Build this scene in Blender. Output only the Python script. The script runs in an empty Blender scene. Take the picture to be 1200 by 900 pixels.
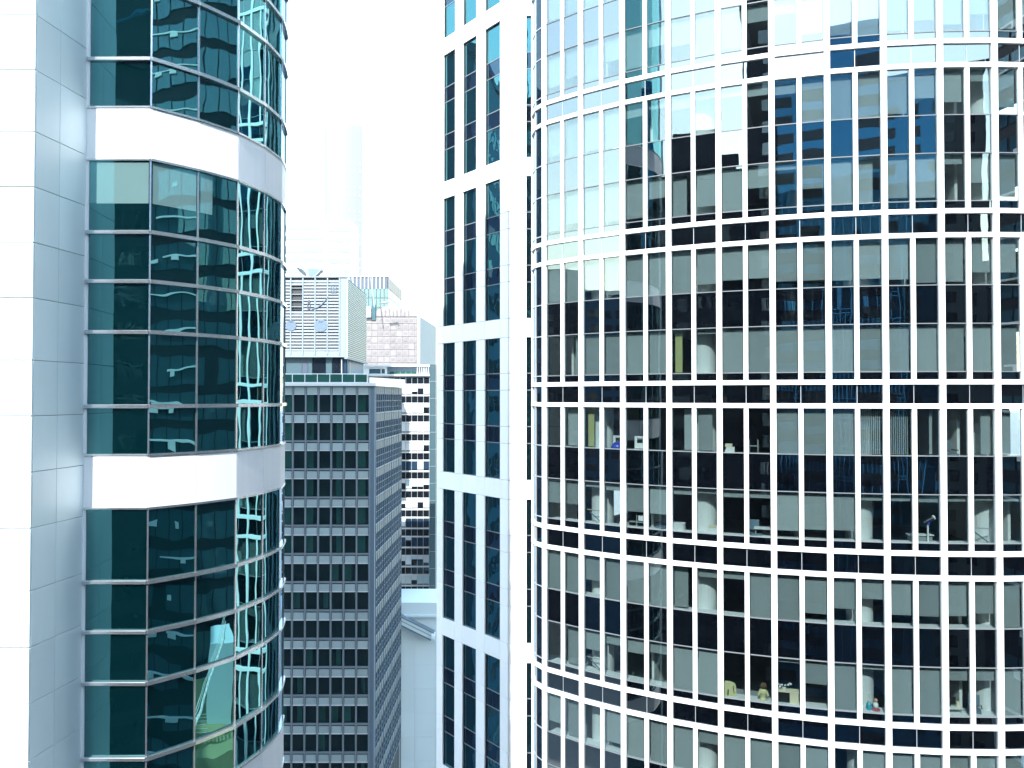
import bpy, math, random
from mathutils import Vector
random.seed(7)
R_ = math.radians
scene = bpy.context.scene
COL = scene.collection
CZ = 70.0                       # eye height above the street

# ------------------------------------------------------------------ camera
cam_d = bpy.data.cameras.new('camera'); cam = bpy.data.objects.new('camera', cam_d); COL.objects.link(cam)
cam_d.sensor_width = 36.0; cam_d.lens = 27.0; cam_d.clip_start = 0.1; cam_d.clip_end = 6000
cam.location = (0, 0, CZ); cam.rotation_euler = (R_(90.955), 0, 0)
scene.camera = cam

# ------------------------------------------------------------------ light
SUN_EL, SUN_AZ = R_(42), R_(15)              # behind the viewer, 15 degrees to the left
sun_dir = Vector((-math.sin(SUN_AZ)*math.cos(SUN_EL), -math.cos(SUN_AZ)*math.cos(SUN_EL), math.sin(SUN_EL)))
world = bpy.data.worlds.new('World'); scene.world = world; world.use_nodes = True
wn = world.node_tree.nodes; bg = wn['Background']
sky = wn.new('ShaderNodeTexSky'); sky.sky_type = 'NISHITA'; sky.sun_disc = False
sky.sun_elevation = SUN_EL; sky.sun_rotation = R_(180) + SUN_AZ
sky.air_density = 2.0; sky.dust_density = 0.5; sky.ozone_density = 0.5; sky.altitude = 0
world.node_tree.links.new(sky.outputs[0], bg.inputs[0]); bg.inputs[1].default_value = 0.15
sun_d = bpy.data.lights.new('sun', 'SUN'); sun_d.energy = 2.0; sun_d.angle = R_(0.53); sun_d.color = (1.0, 0.98, 0.95)
sun = bpy.data.objects.new('sun', sun_d); COL.objects.link(sun); sun.location = (-40, -60, 200)
sun.rotation_euler = (-sun_dir).to_track_quat('-Z', 'Y').to_euler()
vs = scene.view_settings; scene.display_settings.display_device = 'sRGB'
vs.view_transform = 'Standard'; vs.look = 'None'; vs.gamma = 1.0; vs.use_curve_mapping = False
vs.exposure = 2.35
cy = scene.cycles
cy.max_bounces = 10; cy.diffuse_bounces = 3; cy.glossy_bounces = 5; cy.transmission_bounces = 4
cy.transparent_max_bounces = 16; cy.volume_bounces = 1
cy.use_denoising = True; cy.caustics_reflective = False; cy.caustics_refractive = False

# ------------------------------------------------------------------ materials
def newmat(name):
    m = bpy.data.materials.new(name); m.use_nodes = True
    nt = m.node_tree; nt.nodes.clear()
    out = nt.nodes.new('ShaderNodeOutputMaterial')
    return m, nt, out

def N(nt, t, **kw):
    n = nt.nodes.new(t)
    for k, v in kw.items(): setattr(n, k, v)
    return n

def math_node(nt, op, a, b=None, clamp=False):
    n = N(nt, 'ShaderNodeMath', operation=op); n.use_clamp = clamp
    for i, v in enumerate((a, b)):
        if v is None: continue
        if isinstance(v, (int, float)): n.inputs[i].default_value = v
        else: nt.links.new(v, n.inputs[i])
    return n.outputs[0]

def obj_coords(nt):
    """object coordinates shifted by a random amount for each object"""
    tc = N(nt, 'ShaderNodeTexCoord'); oi = N(nt, 'ShaderNodeObjectInfo')
    mul = N(nt, 'ShaderNodeVectorMath', operation='SCALE'); mul.inputs[0].default_value = (37.0, 91.0, 53.0)
    nt.links.new(oi.outputs['Random'], mul.inputs['Scale'])
    add = N(nt, 'ShaderNodeVectorMath', operation='ADD')
    nt.links.new(tc.outputs['Object'], add.inputs[0]); nt.links.new(mul.outputs[0], add.inputs[1])
    return add.outputs[0], oi.outputs['Random']

def varied(nt, colour, vec, rnd, noise_amt, rnd_amt, scale, stretch=(1, 1, 1)):
    mp = N(nt, 'ShaderNodeMapping'); mp.inputs['Scale'].default_value = stretch
    nt.links.new(vec, mp.inputs[0])
    no = N(nt, 'ShaderNodeTexNoise'); no.inputs['Scale'].default_value = scale; no.inputs['Detail'].default_value = 5
    nt.links.new(mp.outputs[0], no.inputs['Vector'])
    a = math_node(nt, 'MULTIPLY', math_node(nt, 'SUBTRACT', no.outputs[0], 0.5), 2*noise_amt)
    b = math_node(nt, 'MULTIPLY', math_node(nt, 'SUBTRACT', rnd, 0.5), 2*rnd_amt)
    v = math_node(nt, 'ADD', math_node(nt, 'ADD', a, b), 1.0)
    mx = N(nt, 'ShaderNodeVectorMath', operation='SCALE'); mx.inputs[0].default_value = colour
    nt.links.new(v, mx.inputs['Scale'])
    return mx.outputs[0]

def solid(name, colour, rough=0.6, noise=0.06, rnd=0.03, scale=1.5, stretch=(1, 1, 1), metal=0.0, spec=0.5, bump=0.0):
    m, nt, out = newmat(name)
    vec, r = obj_coords(nt)
    p = N(nt, 'ShaderNodeBsdfPrincipled')
    nt.links.new(varied(nt, colour, vec, r, noise, rnd, scale, stretch), p.inputs['Base Color'])
    p.inputs['Roughness'].default_value = rough; p.inputs['Metallic'].default_value = metal
    p.inputs['Specular IOR Level'].default_value = spec
    if bump:
        no = N(nt, 'ShaderNodeTexNoise'); no.inputs['Scale'].default_value = 6; nt.links.new(vec, no.inputs['Vector'])
        b = N(nt, 'ShaderNodeBump'); b.inputs['Strength'].default_value = bump; b.inputs['Distance'].default_value = 0.02
        nt.links.new(no.outputs[0], b.inputs['Height']); nt.links.new(b.outputs[0], p.inputs['Normal'])
    nt.links.new(p.outputs[0], out.inputs[0])
    return m

def glass(name, base, gloss, r0, wav=0.02, wscale=0.7, clear=None, rnd=0.1, rough=0.0, wdist=0.05):
    """coated facade glass: a tinted mirror layer over a dark body, or over a see-through pane when clear is a tint"""
    m, nt, out = newmat(name)
    vec, r = obj_coords(nt)
    no = N(nt, 'ShaderNodeTexNoise'); no.inputs['Scale'].default_value = wscale; no.inputs['Detail'].default_value = 1.5
    nt.links.new(vec, no.inputs['Vector'])
    b = N(nt, 'ShaderNodeBump'); b.inputs['Strength'].default_value = wav; b.inputs['Distance'].default_value = wdist
    nt.links.new(no.outputs[0], b.inputs['Height'])
    g = N(nt, 'ShaderNodeBsdfAnisotropic' if False else 'ShaderNodeBsdfGlossy'); g.inputs['Color'].default_value = (*gloss, 1); g.inputs['Roughness'].default_value = rough
    nt.links.new(b.outputs[0], g.inputs['Normal'])
    if clear:
        body = N(nt, 'ShaderNodeBsdfTransparent'); body.inputs[0].default_value = (*clear, 1)
    else:
        body = N(nt, 'ShaderNodeBsdfDiffuse')
        nt.links.new(varied(nt, base, vec, r, 0.1, rnd, 0.8), body.inputs[0])
    lw = N(nt, 'ShaderNodeLayerWeight'); lw.inputs['Blend'].default_value = 0.5
    f5 = math_node(nt, 'POWER', lw.outputs['Facing'], 4.0)
    fac = math_node(nt, 'ADD', math_node(nt, 'MULTIPLY', f5, 1.0 - r0), r0, clamp=True)
    mix = N(nt, 'ShaderNodeMixShader')
    nt.links.new(fac, mix.inputs[0]); nt.links.new(body.outputs[0], mix.inputs[1]); nt.links.new(g.outputs[0], mix.inputs[2])
    nt.links.new(mix.outputs[0], out.inputs[0])
    return m

M = {}
M['white_metal'] = solid('white coated aluminium', (0.82, 0.83, 0.83), 0.42, 0.04, 0.02, 1.2)
M['stone_white'] = solid('pale honed stone', (0.81, 0.90, 0.885), 0.34, 0.05, 0.05, 2.2, (1, 1, 0.25))
M['stone_bright'] = solid('white honed stone', (0.90, 0.905, 0.89), 0.45, 0.05, 0.04, 2.2, (1, 1, 0.25))
M['stone_back'] = solid('dark joint', (0.10, 0.11, 0.12), 0.9)
M['band_white'] = solid('white spandrel panel', (0.84, 0.85, 0.855), 0.4, 0.05, 0.035, 2.5, (2.0, 2.0, 0.12))
M['chrome'] = solid('brushed steel rail', (0.74, 0.76, 0.78), 0.22, 0.10, 0.03, 3.0, (1, 1, 1), metal=0.9)
M['alu'] = solid('grey aluminium', (0.48, 0.51, 0.53), 0.4, 0.06, 0.05, 2.0, metal=0.4)
M['bar_metal'] = solid('dull glazing bar', (0.16, 0.18, 0.19), 0.5)
M['dark_frame'] = solid('dark metal', (0.03, 0.035, 0.04), 0.5)
M['glass_office'] = glass('clear office glazing', None, (0.84, 0.94, 0.97), 0.12, 0.05, 0.55, clear=(0.74, 0.80, 0.80))
M['glass_spandrel'] = glass('navy spandrel glass', (0.0006, 0.001, 0.002), (0.82, 0.93, 0.97), 0.225, 0.05, 0.55)
M['glass_teal'] = glass('teal mirror glass', (0.0002, 0.011, 0.0135), (0.34, 0.81, 0.84), 0.38, 0.20, 0.62)
M['glass_teal_pale'] = glass('teal glass over a drawn blind', (0.16, 0.27, 0.27), (0.20, 0.80, 0.86), 0.30, 0.16, 0.55)
M['glass_mid'] = glass('dark green window glass', (0.004, 0.014, 0.018), (0.30, 0.82, 0.90), 0.22, 0.60, 0.5)
M['glass_mid_dark'] = glass('navy glass infill', (0.005, 0.009, 0.016), (0.4, 0.7, 0.95), 0.10, 0.25, 0.5)
M['glass_grey'] = glass('green tinted window', None, (0.6, 0.85, 0.92), 0.04, 0.05, 0.6, clear=(0.62, 0.80, 0.76))
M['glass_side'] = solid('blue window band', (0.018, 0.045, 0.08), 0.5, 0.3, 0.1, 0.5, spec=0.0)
M['glass_blue'] = glass('pale blue curtain wall', (0.03, 0.075, 0.10), (0.6, 0.8, 0.92), 0.12, 0.1, 0.3)
M['glass_green'] = glass('green balustrade glass', (0.02, 0.09, 0.06), (0.7, 0.9, 0.85), 0.15, 0.02, 0.5)
M['glass_dark'] = glass('near black glass', (0.006, 0.010, 0.016), (0.6, 0.8, 0.95), 0.04, 0.1, 0.5)
M['blind'] = solid('grey white blind fabric', (0.305, 0.335, 0.34), 0.9, 0.08, 0.22, 3.0, (1, 1, 0.1))
M['blind_white'] = solid('white blind', (0.78, 0.80, 0.80), 0.9, 0.05, 0.1, 2.0)
M['curtain_green'] = solid('green grey curtain', (0.14, 0.30, 0.285), 0.9, 0.2, 0.15, 4.0, (3, 3, 0.1))
M['curtain_yellow'] = solid('yellow green curtain', (0.42, 0.42, 0.18), 0.9, 0.1, 0.05, 4.0)
M['plaster'] = solid('white plaster', (0.70, 0.71, 0.70), 0.85, 0.04)
M['slab'] = solid('grey ceiling and floor', (0.34, 0.36, 0.36), 0.9, 0.08)
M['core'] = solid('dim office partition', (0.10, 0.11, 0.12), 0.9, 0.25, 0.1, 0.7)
M['grey_stone'] = solid('grey stone facing', (0.20, 0.245, 0.275), 0.7, 0.08, 0.05, 1.5)
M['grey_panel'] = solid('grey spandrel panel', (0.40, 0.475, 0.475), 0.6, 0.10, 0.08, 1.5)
M['grey_mid'] = solid('dark grey panel', (0.095, 0.13, 0.155), 0.7, 0.1, 0.06)  # much darker grey, used on the grey block's flank spandrels
M['fin_metal'] = solid('dull fin', (0.15, 0.19, 0.215), 0.6, 0.1)
M['grey_dark'] = solid('slate grey metal', (0.13, 0.19, 0.25), 0.6, 0.08)
M['cornice'] = solid('white painted concrete', (0.78, 0.78, 0.77), 0.8, 0.06, 0.0, 0.8)
M['louvre'] = solid('white louvre blade', (0.235, 0.255, 0.275), 0.5, 0.04)
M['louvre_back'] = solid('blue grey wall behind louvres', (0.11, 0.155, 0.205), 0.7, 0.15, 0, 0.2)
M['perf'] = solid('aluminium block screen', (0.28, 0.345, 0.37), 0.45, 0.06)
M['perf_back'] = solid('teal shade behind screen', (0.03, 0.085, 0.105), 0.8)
M['hazy_white'] = solid('white cladding far off', (0.130, 0.136, 0.139), 0.7, 0.05, 0, 0.02)
M['sheet'] = solid('pale pink construction sheeting', (0.225, 0.207, 0.21), 0.9, 0.10, 0.05, 0.5)
M['sheet_pole'] = solid('scaffold pole seen through sheeting', (0.185, 0.17, 0.175), 0.9, 0.15)
M['side_grey'] = solid('grey party wall', (0.22, 0.265, 0.29), 0.8, 0.06, 0, 0.2)
M['pale_wall'] = solid('pale blue washed concrete', (0.64, 0.76, 0.80), 0.85, 0.05, 0.02, 0.4, (1, 1, 0.4))
M['teal_fin'] = solid('teal glass fin', (0.04, 0.085, 0.105), 0.5, 0.1, 0, 0.1, (1, 1, 0.3))
M['blue_band'] = solid('pale blue window band', (0.12, 0.17, 0.195), 0.5, 0.08, 0, 0.05)
M['navy_crown'] = solid('navy crown panel', (0.055, 0.075, 0.115), 0.5, 0.1, 0.05)
M['back_dark'] = solid('dark blue grey cladding', (0.010, 0.015, 0.024), 0.6, 0.10, 0.1, 0.2, spec=0.1)
M['back_mid'] = solid('blue grey concrete', (0.014, 0.060, 0.115), 0.8, 0.12, 0.1, 0.2, spec=0.1)
M['back_blue'] = glass('blue mirror facade', (0.004, 0.03, 0.06), (0.10, 0.46, 0.90), 0.30, 0.15, 0.15)
M['back_light'] = solid('light grey concrete', (0.07, 0.09, 0.10), 0.8, 0.1, 0.1, 0.2, spec=0.1)
M['paving'] = solid('pale concrete paving', (0.26, 0.27, 0.27), 0.9, 0.15, 0, 0.1)
M['asphalt'] = solid('asphalt', (0.05, 0.05, 0.052), 0.9, 0.2, 0, 0.3)
M['roof_olive'] = solid('olive roof paint', (0.30, 0.32, 0.16), 0.9, 0.15, 0, 0.6)
M['blue_plastic'] = solid('blue plastic', (0.03, 0.06, 0.40), 0.25, 0.02)
M['cream'] = solid('cream board', (0.74, 0.66, 0.46), 0.7, 0.05)
M['black_plastic'] = solid('black plastic', (0.015, 0.015, 0.018), 0.35)
M['yellow_plush'] = solid('yellow plush', (0.60, 0.55, 0.30), 0.95, 0.25, 0, 12)
M['brown'] = solid('brown hair', (0.10, 0.06, 0.03), 0.8, 0.2)
M['skin'] = solid('skin tone', (0.55, 0.34, 0.25), 0.6, 0.05)
M['teal_plastic'] = solid('teal plastic', (0.03, 0.35, 0.45), 0.3, 0.02)
M['red_plastic'] = solid('red plastic', (0.45, 0.10, 0.12), 0.5, 0.05)
M['green_paint'] = solid('bright green board', (0.08, 0.42, 0.06), 0.6, 0.05)
M['leaf'] = solid('houseplant leaf', (0.05, 0.12, 0.05), 0.6, 0.2, 0.2)
M['paper'] = solid('white paper', (0.75, 0.75, 0.72), 0.8, 0.05)

# ------------------------------------------------------------------ builders
def link(o, parent=None):
    COL.objects.link(o)
    if parent is not None: o.parent = parent
    return o

def tag(o, label=None, cat=None, group=None, kind=None):
    for k, v in (('label', label), ('category', cat), ('group', group), ('kind', kind)):
        if v: o[k] = v
    return o

def thing(name, label, cat, x, y, z=0.0, group=None):
    o = bpy.data.objects.new(name, None); o.empty_display_size = 0.5; o.location = (x, y, z)
    return tag(link(o), label, cat, group)

def wpos(o):                     # world position of an unrotated chain of parents
    v = Vector(o.location)
    while o.parent: o = o.parent; v += Vector(o.location)
    return v

_cache = {}
def box_mesh(w, d, h, mat, ch=0.0):
    key = (round(w, 3), round(d, 3), round(h, 3), mat, ch)
    if key in _cache: return _cache[key]
    x, y, z = w/2, d/2, h/2
    me = bpy.data.meshes.new(mat)
    if ch <= 0:
        v = [(-x, -y, -z), (x, -y, -z), (x, y, -z), (-x, y, -z), (-x, -y, z), (x, -y, z), (x, y, z), (-x, y, z)]
        f = [(0, 1, 5, 4), (1, 2, 6, 5), (2, 3, 7, 6), (3, 0, 4, 7), (4, 5, 6, 7), (3, 2, 1, 0)]
    else:                        # arrises of the outer face taken off
        c = ch; yb = -y + c
        v = [(-x, yb, -z), (x, yb, -z), (x, y, -z), (-x, y, -z), (-x, yb, z), (x, yb, z), (x, y, z), (-x, y, z),
             (-x+c, -y, -z+c), (x-c, -y, -z+c), (x-c, -y, z-c), (-x+c, -y, z-c)]
        f = [(8, 9, 10, 11), (0, 1, 9, 8), (1, 5, 10, 9), (5, 4, 11, 10), (4, 0, 8, 11),
             (1, 2, 6, 5), (2, 3, 7, 6), (3, 0, 4, 7), (4, 5, 6, 7), (3, 2, 1, 0)]
    me.from_pydata(v, [], f); me.materials.append(M[mat]); me.update()
    _cache[key] = me
    return me

class Face:
    """a straight stretch of facade: origin, normal angle a (0 looks back at the viewer, + turns right)"""
    def __init__(s, ox, oy, a):
        s.o = Vector((ox, oy, 0)); s.a = R_(a)
        s.t = Vector((math.cos(s.a), math.sin(s.a), 0)); s.n = Vector((math.sin(s.a), -math.cos(s.a), 0))
    def at(s, u, h, d=0.0): return s.o + s.t*u + s.n*d + Vector((0, 0, h))

def face_between(p, q):
    return Face(p[0], p[1], math.degrees(math.atan2(q[1]-p[1], q[0]-p[0]))), math.hypot(q[0]-p[0], q[1]-p[1])

def piece(F, name, mat, s0, s1, h0, h1, d0, d1, parent, ch=0.0, tilt=0.0):
    """one box on a facade: s along it, h = height above the street, d outwards"""
    o = bpy.data.objects.new(name, box_mesh(s1-s0, d1-d0, h1-h0, mat, ch))
    o.location = F.at((s0+s1)/2, (h0+h1)/2, (d0+d1)/2) - wpos(parent)
    o.rotation_euler = (random.gauss(0, tilt), 0, F.a + random.gauss(0, tilt))
    return link(o, parent)

def bent_piece(F, L, sag, name, mat, s0, s1, h0, h1, d0, d1, parent, n=8, tilt=0.0):
    """like piece() but bowed outwards along an arc of the given sag over the chord L"""
    c = F.at((s0+s1)/2, (h0+h1)/2, (d0+d1)/2); v = []; f = []; st = []
    for i in range(n+1):
        u = s0+(s1-s0)*i/n; b = sag*(1-(2*u/L-1)**2)
        st.append([F.at(u, h, d+b)-c for h, d in ((h0, d1), (h1, d1), (h0, d0), (h1, d0))])
    for q in st: v += [q[0], q[1]]                       # outer skin has its own vertices
    k = len(v)
    for q in st: v += q
    for i in range(n):
        f.append((2*i, 2*i+2, 2*i+3, 2*i+1))
    for i in range(n):
        a, b = k+4*i, k+4*i+4
        f += [(a+1, b+1, b+3, a+3), (a+2, b+2, b, a), (a+3, b+3, b+2, a+2)]
    e = k+4*n; f += [(k, k+1, k+3, k+2), (e, e+2, e+3, e+1)]
    me = bpy.data.meshes.new(mat); me.from_pydata(v, [], f); me.materials.append(M[mat])
    for i in range(n): me.polygons[i].use_smooth = True
    me.update()
    o = bpy.data.objects.new(name, me); o.location = c - wpos(parent)
    o.rotation_euler = (random.gauss(0, tilt), 0, random.gauss(0, tilt))
    return link(o, parent)

def mesh_obj(name, verts, faces, mat, parent=None, smooth=False, kind=None):
    me = bpy.data.meshes.new(name); off = wpos(parent) if parent else Vector((0, 0, 0))
    me.from_pydata([Vector(v) - off for v in verts], [], faces)
    mats = mat if isinstance(mat, list) else [mat]
    for m in mats: me.materials.append(M[m])
    if smooth:
        me.polygons.foreach_set('use_smooth', [True]*len(me.polygons))
    me.update()
    o = bpy.data.objects.new(name, me)
    if kind: o['kind'] = kind
    return link(o, parent)

class Mass:
    """collects boxes (in a facade's coordinates), tubes and lathes into one mesh"""
    def __init__(s): s.v = []; s.f = []
    def box(s, F, s0, s1, h0, h1, d0, d1):
        b = len(s.v)
        for h in (h0, h1):
            for (u, d) in ((s0, d1), (s1, d1), (s1, d0), (s0, d0)): s.v.append(F.at(u, h, d))
        s.f += [tuple(b+i for i in q) for q in ((0, 1, 5, 4), (1, 2, 6, 5), (2, 3, 7, 6), (3, 0, 4, 7), (4, 5, 6, 7), (3, 2, 1, 0))]
    def tube(s, p, q, r, n=8, r2=None):
        p, q = Vector(p), Vector(q); r2 = r if r2 is None else r2
        d = (q-p).normalized(); a = d.orthogonal().normalized(); c = d.cross(a); b = len(s.v)
        for (o, rr) in ((p, r), (q, r2)):
            for i in range(n):
                t = 2*math.pi*i/n; s.v.append(o + a*(rr*math.cos(t)) + c*(rr*math.sin(t)))
        for i in range(n): s.f.append((b+i, b+(i+1) % n, b+n+(i+1) % n, b+n+i))
        s.f.append(tuple(b+n-1-i for i in range(n))); s.f.append(tuple(b+n+i for i in range(n)))
    def lathe(s, c, prof, n=14):
        b = len(s.v)
        for (r, z) in prof:
            for i in range(n):
                t = 2*math.pi*i/n; s.v.append(Vector((c[0]+r*math.cos(t), c[1]+r*math.sin(t), c[2]+z)))
        for j in range(len(prof)-1):
            for i in range(n):
                s.f.append((b+j*n+i, b+j*n+(i+1) % n, b+(j+1)*n+(i+1) % n, b+(j+1)*n+i))
        s.f.append(tuple(b+n-1-i for i in range(n))); k = b+(len(prof)-1)*n; s.f.append(tuple(k+i for i in range(n)))
    def build(s, name, mat, parent=None, kind=None, smooth=False):
        return mesh_obj(name, s.v, s.f, mat, parent, smooth, kind)

def prism(name, pts, z0, z1, mat, parent, kind=None):
    n = len(pts); v = [(x, y, z0) for x, y in pts] + [(x, y, z1) for x, y in pts]
    f = [(i, (i+1) % n, n+(i+1) % n, n+i) for i in range(n)] + [tuple(range(n-1, -1, -1)), tuple(range(n, 2*n))]
    return mesh_obj(name, v, f, mat, parent, False, kind)

def arc_slab(name, cx, cy, r0, r1, a0, a1, z0, z1, mat, parent, n=24):
    out = []; inn = []
    for i in range(n+1):
        a = R_(a0+(a1-a0)*i/n); sx, sy = math.sin(a), -math.cos(a)
        out.append((cx+r1*sx, cy+r1*sy)); inn.append((cx+r0*sx, cy+r0*sy))
    v = []; f = []
    for (o, i_) in zip(out, inn):
        v += [(o[0], o[1], z0), (i_[0], i_[1], z0), (o[0], o[1], z1), (i_[0], i_[1], z1)]
    for i in range(n):
        a, b = 4*i, 4*(i+1)
        f += [(a, b, b+2, a+2), (b+1, a+1, a+3, b+3), (a+2, b+2, b+3, a+3), (a+1, b+1, b, a)]
    f += [(0, 2, 3, 1), (4*n, 4*n+1, 4*n+3, 4*n+2)]
    return mesh_obj(name, v, f, mat, parent)

def px(x, depth): return (x-600.0)/900.0*depth
def pz(y, depth): return CZ + (465.0-y)/900.0*depth

# ------------------------------------------------------------------ ground
g = mesh_obj('ground', [(-4000, -4000, 0), (4000, -4000, 0), (4000, 4000, 0), (-4000, 4000, 0)], [(0, 1, 2, 3)], 'paving'); g['kind'] = 'structure'

# ------------------------------------------------------------------ RIGHT: curved tower with white grid
CX, CY, RR = 19.84, 59.2, 27.2
STEP, PHI0 = 4.75, -41.95
def vpt(k):
    a = R_(PHI0+STEP*k); return (CX+RR*math.sin(a), CY-RR*math.cos(a))
tower = thing('curved_tower', 'curved office tower with a white grid of mullions over dark glass, filling the right half', 'building', CX, CY)
NB = 11                                                    # bays built piece by piece
LOW = [CZ - 0.39 + 7.16*k for k in (4, 3, 2, 1, 0, -1, -2, -3)]   # centre heights of the lower ring bars
TOP_Z = 128.0
HB = 0.105                                                 # half height of a ring bar
H_A, H_S, H_B, H_T, H_BAND = 1.98, 1.61, 2.02, 0.33, 0.80
bays = []
for k in range(NB):
    F, L = face_between(vpt(k), vpt(k+1)); bays.append((F, L))
# blinds, row by row as the offices have them: group -> (upper row, lower row); fraction drawn, or a letter for something else
BL = {1: ([.9, .9, 1, 1, .8, .7, .9, .6, .5, .3, .3, .9, 1, 1, 1, .9, .8, .7, .8, .9, .6, .5], [.8, .7, 1, .6, .9, .5, .6, 1, .9, .4, .3, .8, .9, 1, .9, .7, .8, .6, .9, .8, .9, .9]),
      2: ([.8, 1, .9, .95, .3, .2, .3, .15, .2, .25, .3, .95, 1, 1, .9, .6, .7, .25, .8, .9, .9, .4], [.9, .8, 1, .9, .9, .5, 'C', .8, 1, .5, .15, .6, 1, 'C', .9, .9, .2, .6, .9, .5, .8, .9]),
      3: ([.95, .98, .75, .9, .98, .97, .96, .80, .74, .72, .82, .82, .85, .82, .86, .95, .92, .72, .72, .85, .9, .9], [0, 'H', 1, 1, 1, 1, 'Y', .12, 1, 1, 1, 1, 1, 1, 1, 1, 1, 1, 1, .9, .9, 1]),
      4: ([0, 'c', 'Y', 0, 0, 0, 'H', 'C', 0, 0, 1, 1, 1, 'V', 'V', 'E', 0, 'H', 'C', .9, 1, 0], [.62, .6, .14, .18, .64, .66, .16, .12, .18, .17, .84, .80, .80, .14, .15, .16, .14, .12, .14, .2, .7, .2]),
      5: ([1, 1, .62, 1, 1, 1, 'C', .22, .2, 1, 1, .82, .68, .45, .76, .76, .75, .70, 1, .8, .7, 1], [0, 'C', .5, .26, .36, .28, 1, 1, 0, 0, .1, .52, 1, .12, 1, 1, .28, .28, 1, .9, .3, 1]),
      6: ([.75, 'C', 0, .8, 1, 1, 1, .32, 1, 1, .7, .6, 0, 1, 1, 1, 1, .9, 1, 1, .8, 1], [.3, .8, .2, .9, 1, .7, .9, .3, 1, .8, .7, .6, .2, 1, .9, 1, .8, .9, 1, 1, .8, 1])}
def blind(F, s0, s1, top, h, spec, row):
    w = s1-s0
    if spec in ('C', 'c'):                                 # a curtain over most of the width
        a, b = (s0, s0+w*.72) if spec == 'C' else (s0+.02, s1-w*.1)
        piece(F, 'curtain', 'blind', a, b, top-h*.97, top-.06, -.32, -.29, tower)
    elif spec == 'H':
        piece(F, 'curtain', 'blind', s0+w*.55, s1, top-h*.97, top-.04, -.32, -.29, tower)
    elif spec == 'Y':
        piece(F, 'curtain', 'curtain_yellow', s0+w*.08, s0+w*.45, top-h*.97, top-.08, -.34, -.31, tower)['label'] = 'yellow green curtain'
    elif spec == 'V':
        m = Mass()
        for i in range(11):
            u = s0+w*(i+.5)/11; m.box(F, u-w*.027, u+w*.027, top-h*.98, top-.05, -.34, -.31)
        m.build('vertical_blind', 'blind', tower)
    elif spec == 'E':
        for u in (s0, s0+w*.68): piece(F, 'curtain', 'blind', u, u+w*.13, top-h*.97, top-.05, -.33, -.30, tower)
    elif spec > 0.02:
        f = min(1.0, max(.05, spec + random.gauss(0, .006)))
        piece(F, 'roller_blind', 'blind', s0, s1, top-h*f, top-.015, -.21, -.19, tower)
for gi in range(1, 7):
    t = LOW[gi]-HB if gi > 0 else 0
    zA1 = t; zA0 = zA1-H_A; zS0 = zA0-H_S; zB0 = zS0-H_B; zT0 = zB0-H_T      # going down: window, spandrel, window, strip
    zU = zT0-HB                                                              # centre of the upper ring bar below
    for k, (F, L) in enumerate(bays):
        mid = L/2
        piece(F, 'secondary_mullion', 'white_metal', mid-.098, mid+.098, zT0+.002, zA1-.002, -.08, .055, tower, .012)
        for j, (a, b) in enumerate(((.115, mid-.098), (mid+.098, L-.115))):
            piece(F, 'window_pane', 'glass_office', a, b, zA0, zA1, -.045, -.025, tower, tilt=.0016)
            piece(F, 'window_pane', 'glass_office', a, b, zB0, zS0, -.045, -.025, tower, tilt=.0016)
            piece(F, 'spandrel_pane', 'glass_spandrel', a, b, zS0, zA0, -.06, -.02, tower, tilt=.0014)
            piece(F, 'sill_panel', 'glass_spandrel', a, b, zT0, zB0, -.06, -.02, tower, tilt=.0014)
            c = 2*k+j
            blind(F, a+.02, b-.02, zA1-.02, H_A-.02, BL[gi][0][c], 0)
            blind(F, a+.02, b-.02, zS0-.02, H_B-.02, BL[gi][1][c], 1)
        for z in (zA0, zS0, zB0):
            piece(F, 'glazing_bar', 'bar_metal', .115, L-.115, z-.018, z+.018, -.06, .012, tower)
    # inside: two floors, inner sills
    arc_slab('floor_slab', CX, CY, RR-8, RR-.14, -41.5, 13, zS0+.10, zS0+.42, 'slab', tower)
    arc_slab('floor_slab', CX, CY, RR-8, RR-.14, -41.5, 13, zU-.5, zU-.12, 'slab', tower)
    arc_slab('window_sill', CX, CY, RR-.75, RR-.16, -41.5, 13, zA0-.06, zA0-.02, 'plaster', tower)
    arc_slab('window_sill', CX, CY, RR-.75, RR-.16, -41.5, 13, zB0-.06, zB0-.02, 'plaster', tower)
for gi in range(0, 8):                                      # the ring bands
    zl = LOW[gi]; zu = zl+2*HB+H_BAND
    for k, (F, L) in enumerate(bays):
        for zc in (zl, zu):
            piece(F, 'ring_bar', 'white_metal', .115, L-.115, zc-HB, zc+HB, -.1, .075, tower, .012)
        if gi in (0, 7): continue
        for a, b in ((.115, L/2-.012), (L/2+.012, L-.115)):
            piece(F, 'band_panel', 'glass_spandrel', a, b, zl+HB, zu-HB, -.06, -.02, tower, tilt=.0014)
        piece(F, 'panel_joint', 'alu', L/2-.012, L/2+.012, zl+HB, zu-HB, -.06, -.01, tower)
for k in range(NB+1):
    x, y = vpt(k); F = Face(x, y, PHI0+STEP*k)
    piece(F, 'main_mullion', 'white_metal', -.122, .122, 0, TOP_Z, -.1, .09, tower, .012)
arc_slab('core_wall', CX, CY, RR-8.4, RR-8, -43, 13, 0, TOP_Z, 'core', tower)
for x in (690, 817, 1013, 1171, 1340):
    phi = {690: -36.2, 817: -24.9, 1013: -10.4, 1171: 1.2, 1340: 12}[x]
    a = R_(phi); m = Mass(); m.lathe((CX+(RR-1.25)*math.sin(a), CY-(RR-1.25)*math.cos(a), 0), [(.55, .02), (.55, TOP_Z-.5)], 24)
    m.build('column', 'plaster', tower, smooth=False)
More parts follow.
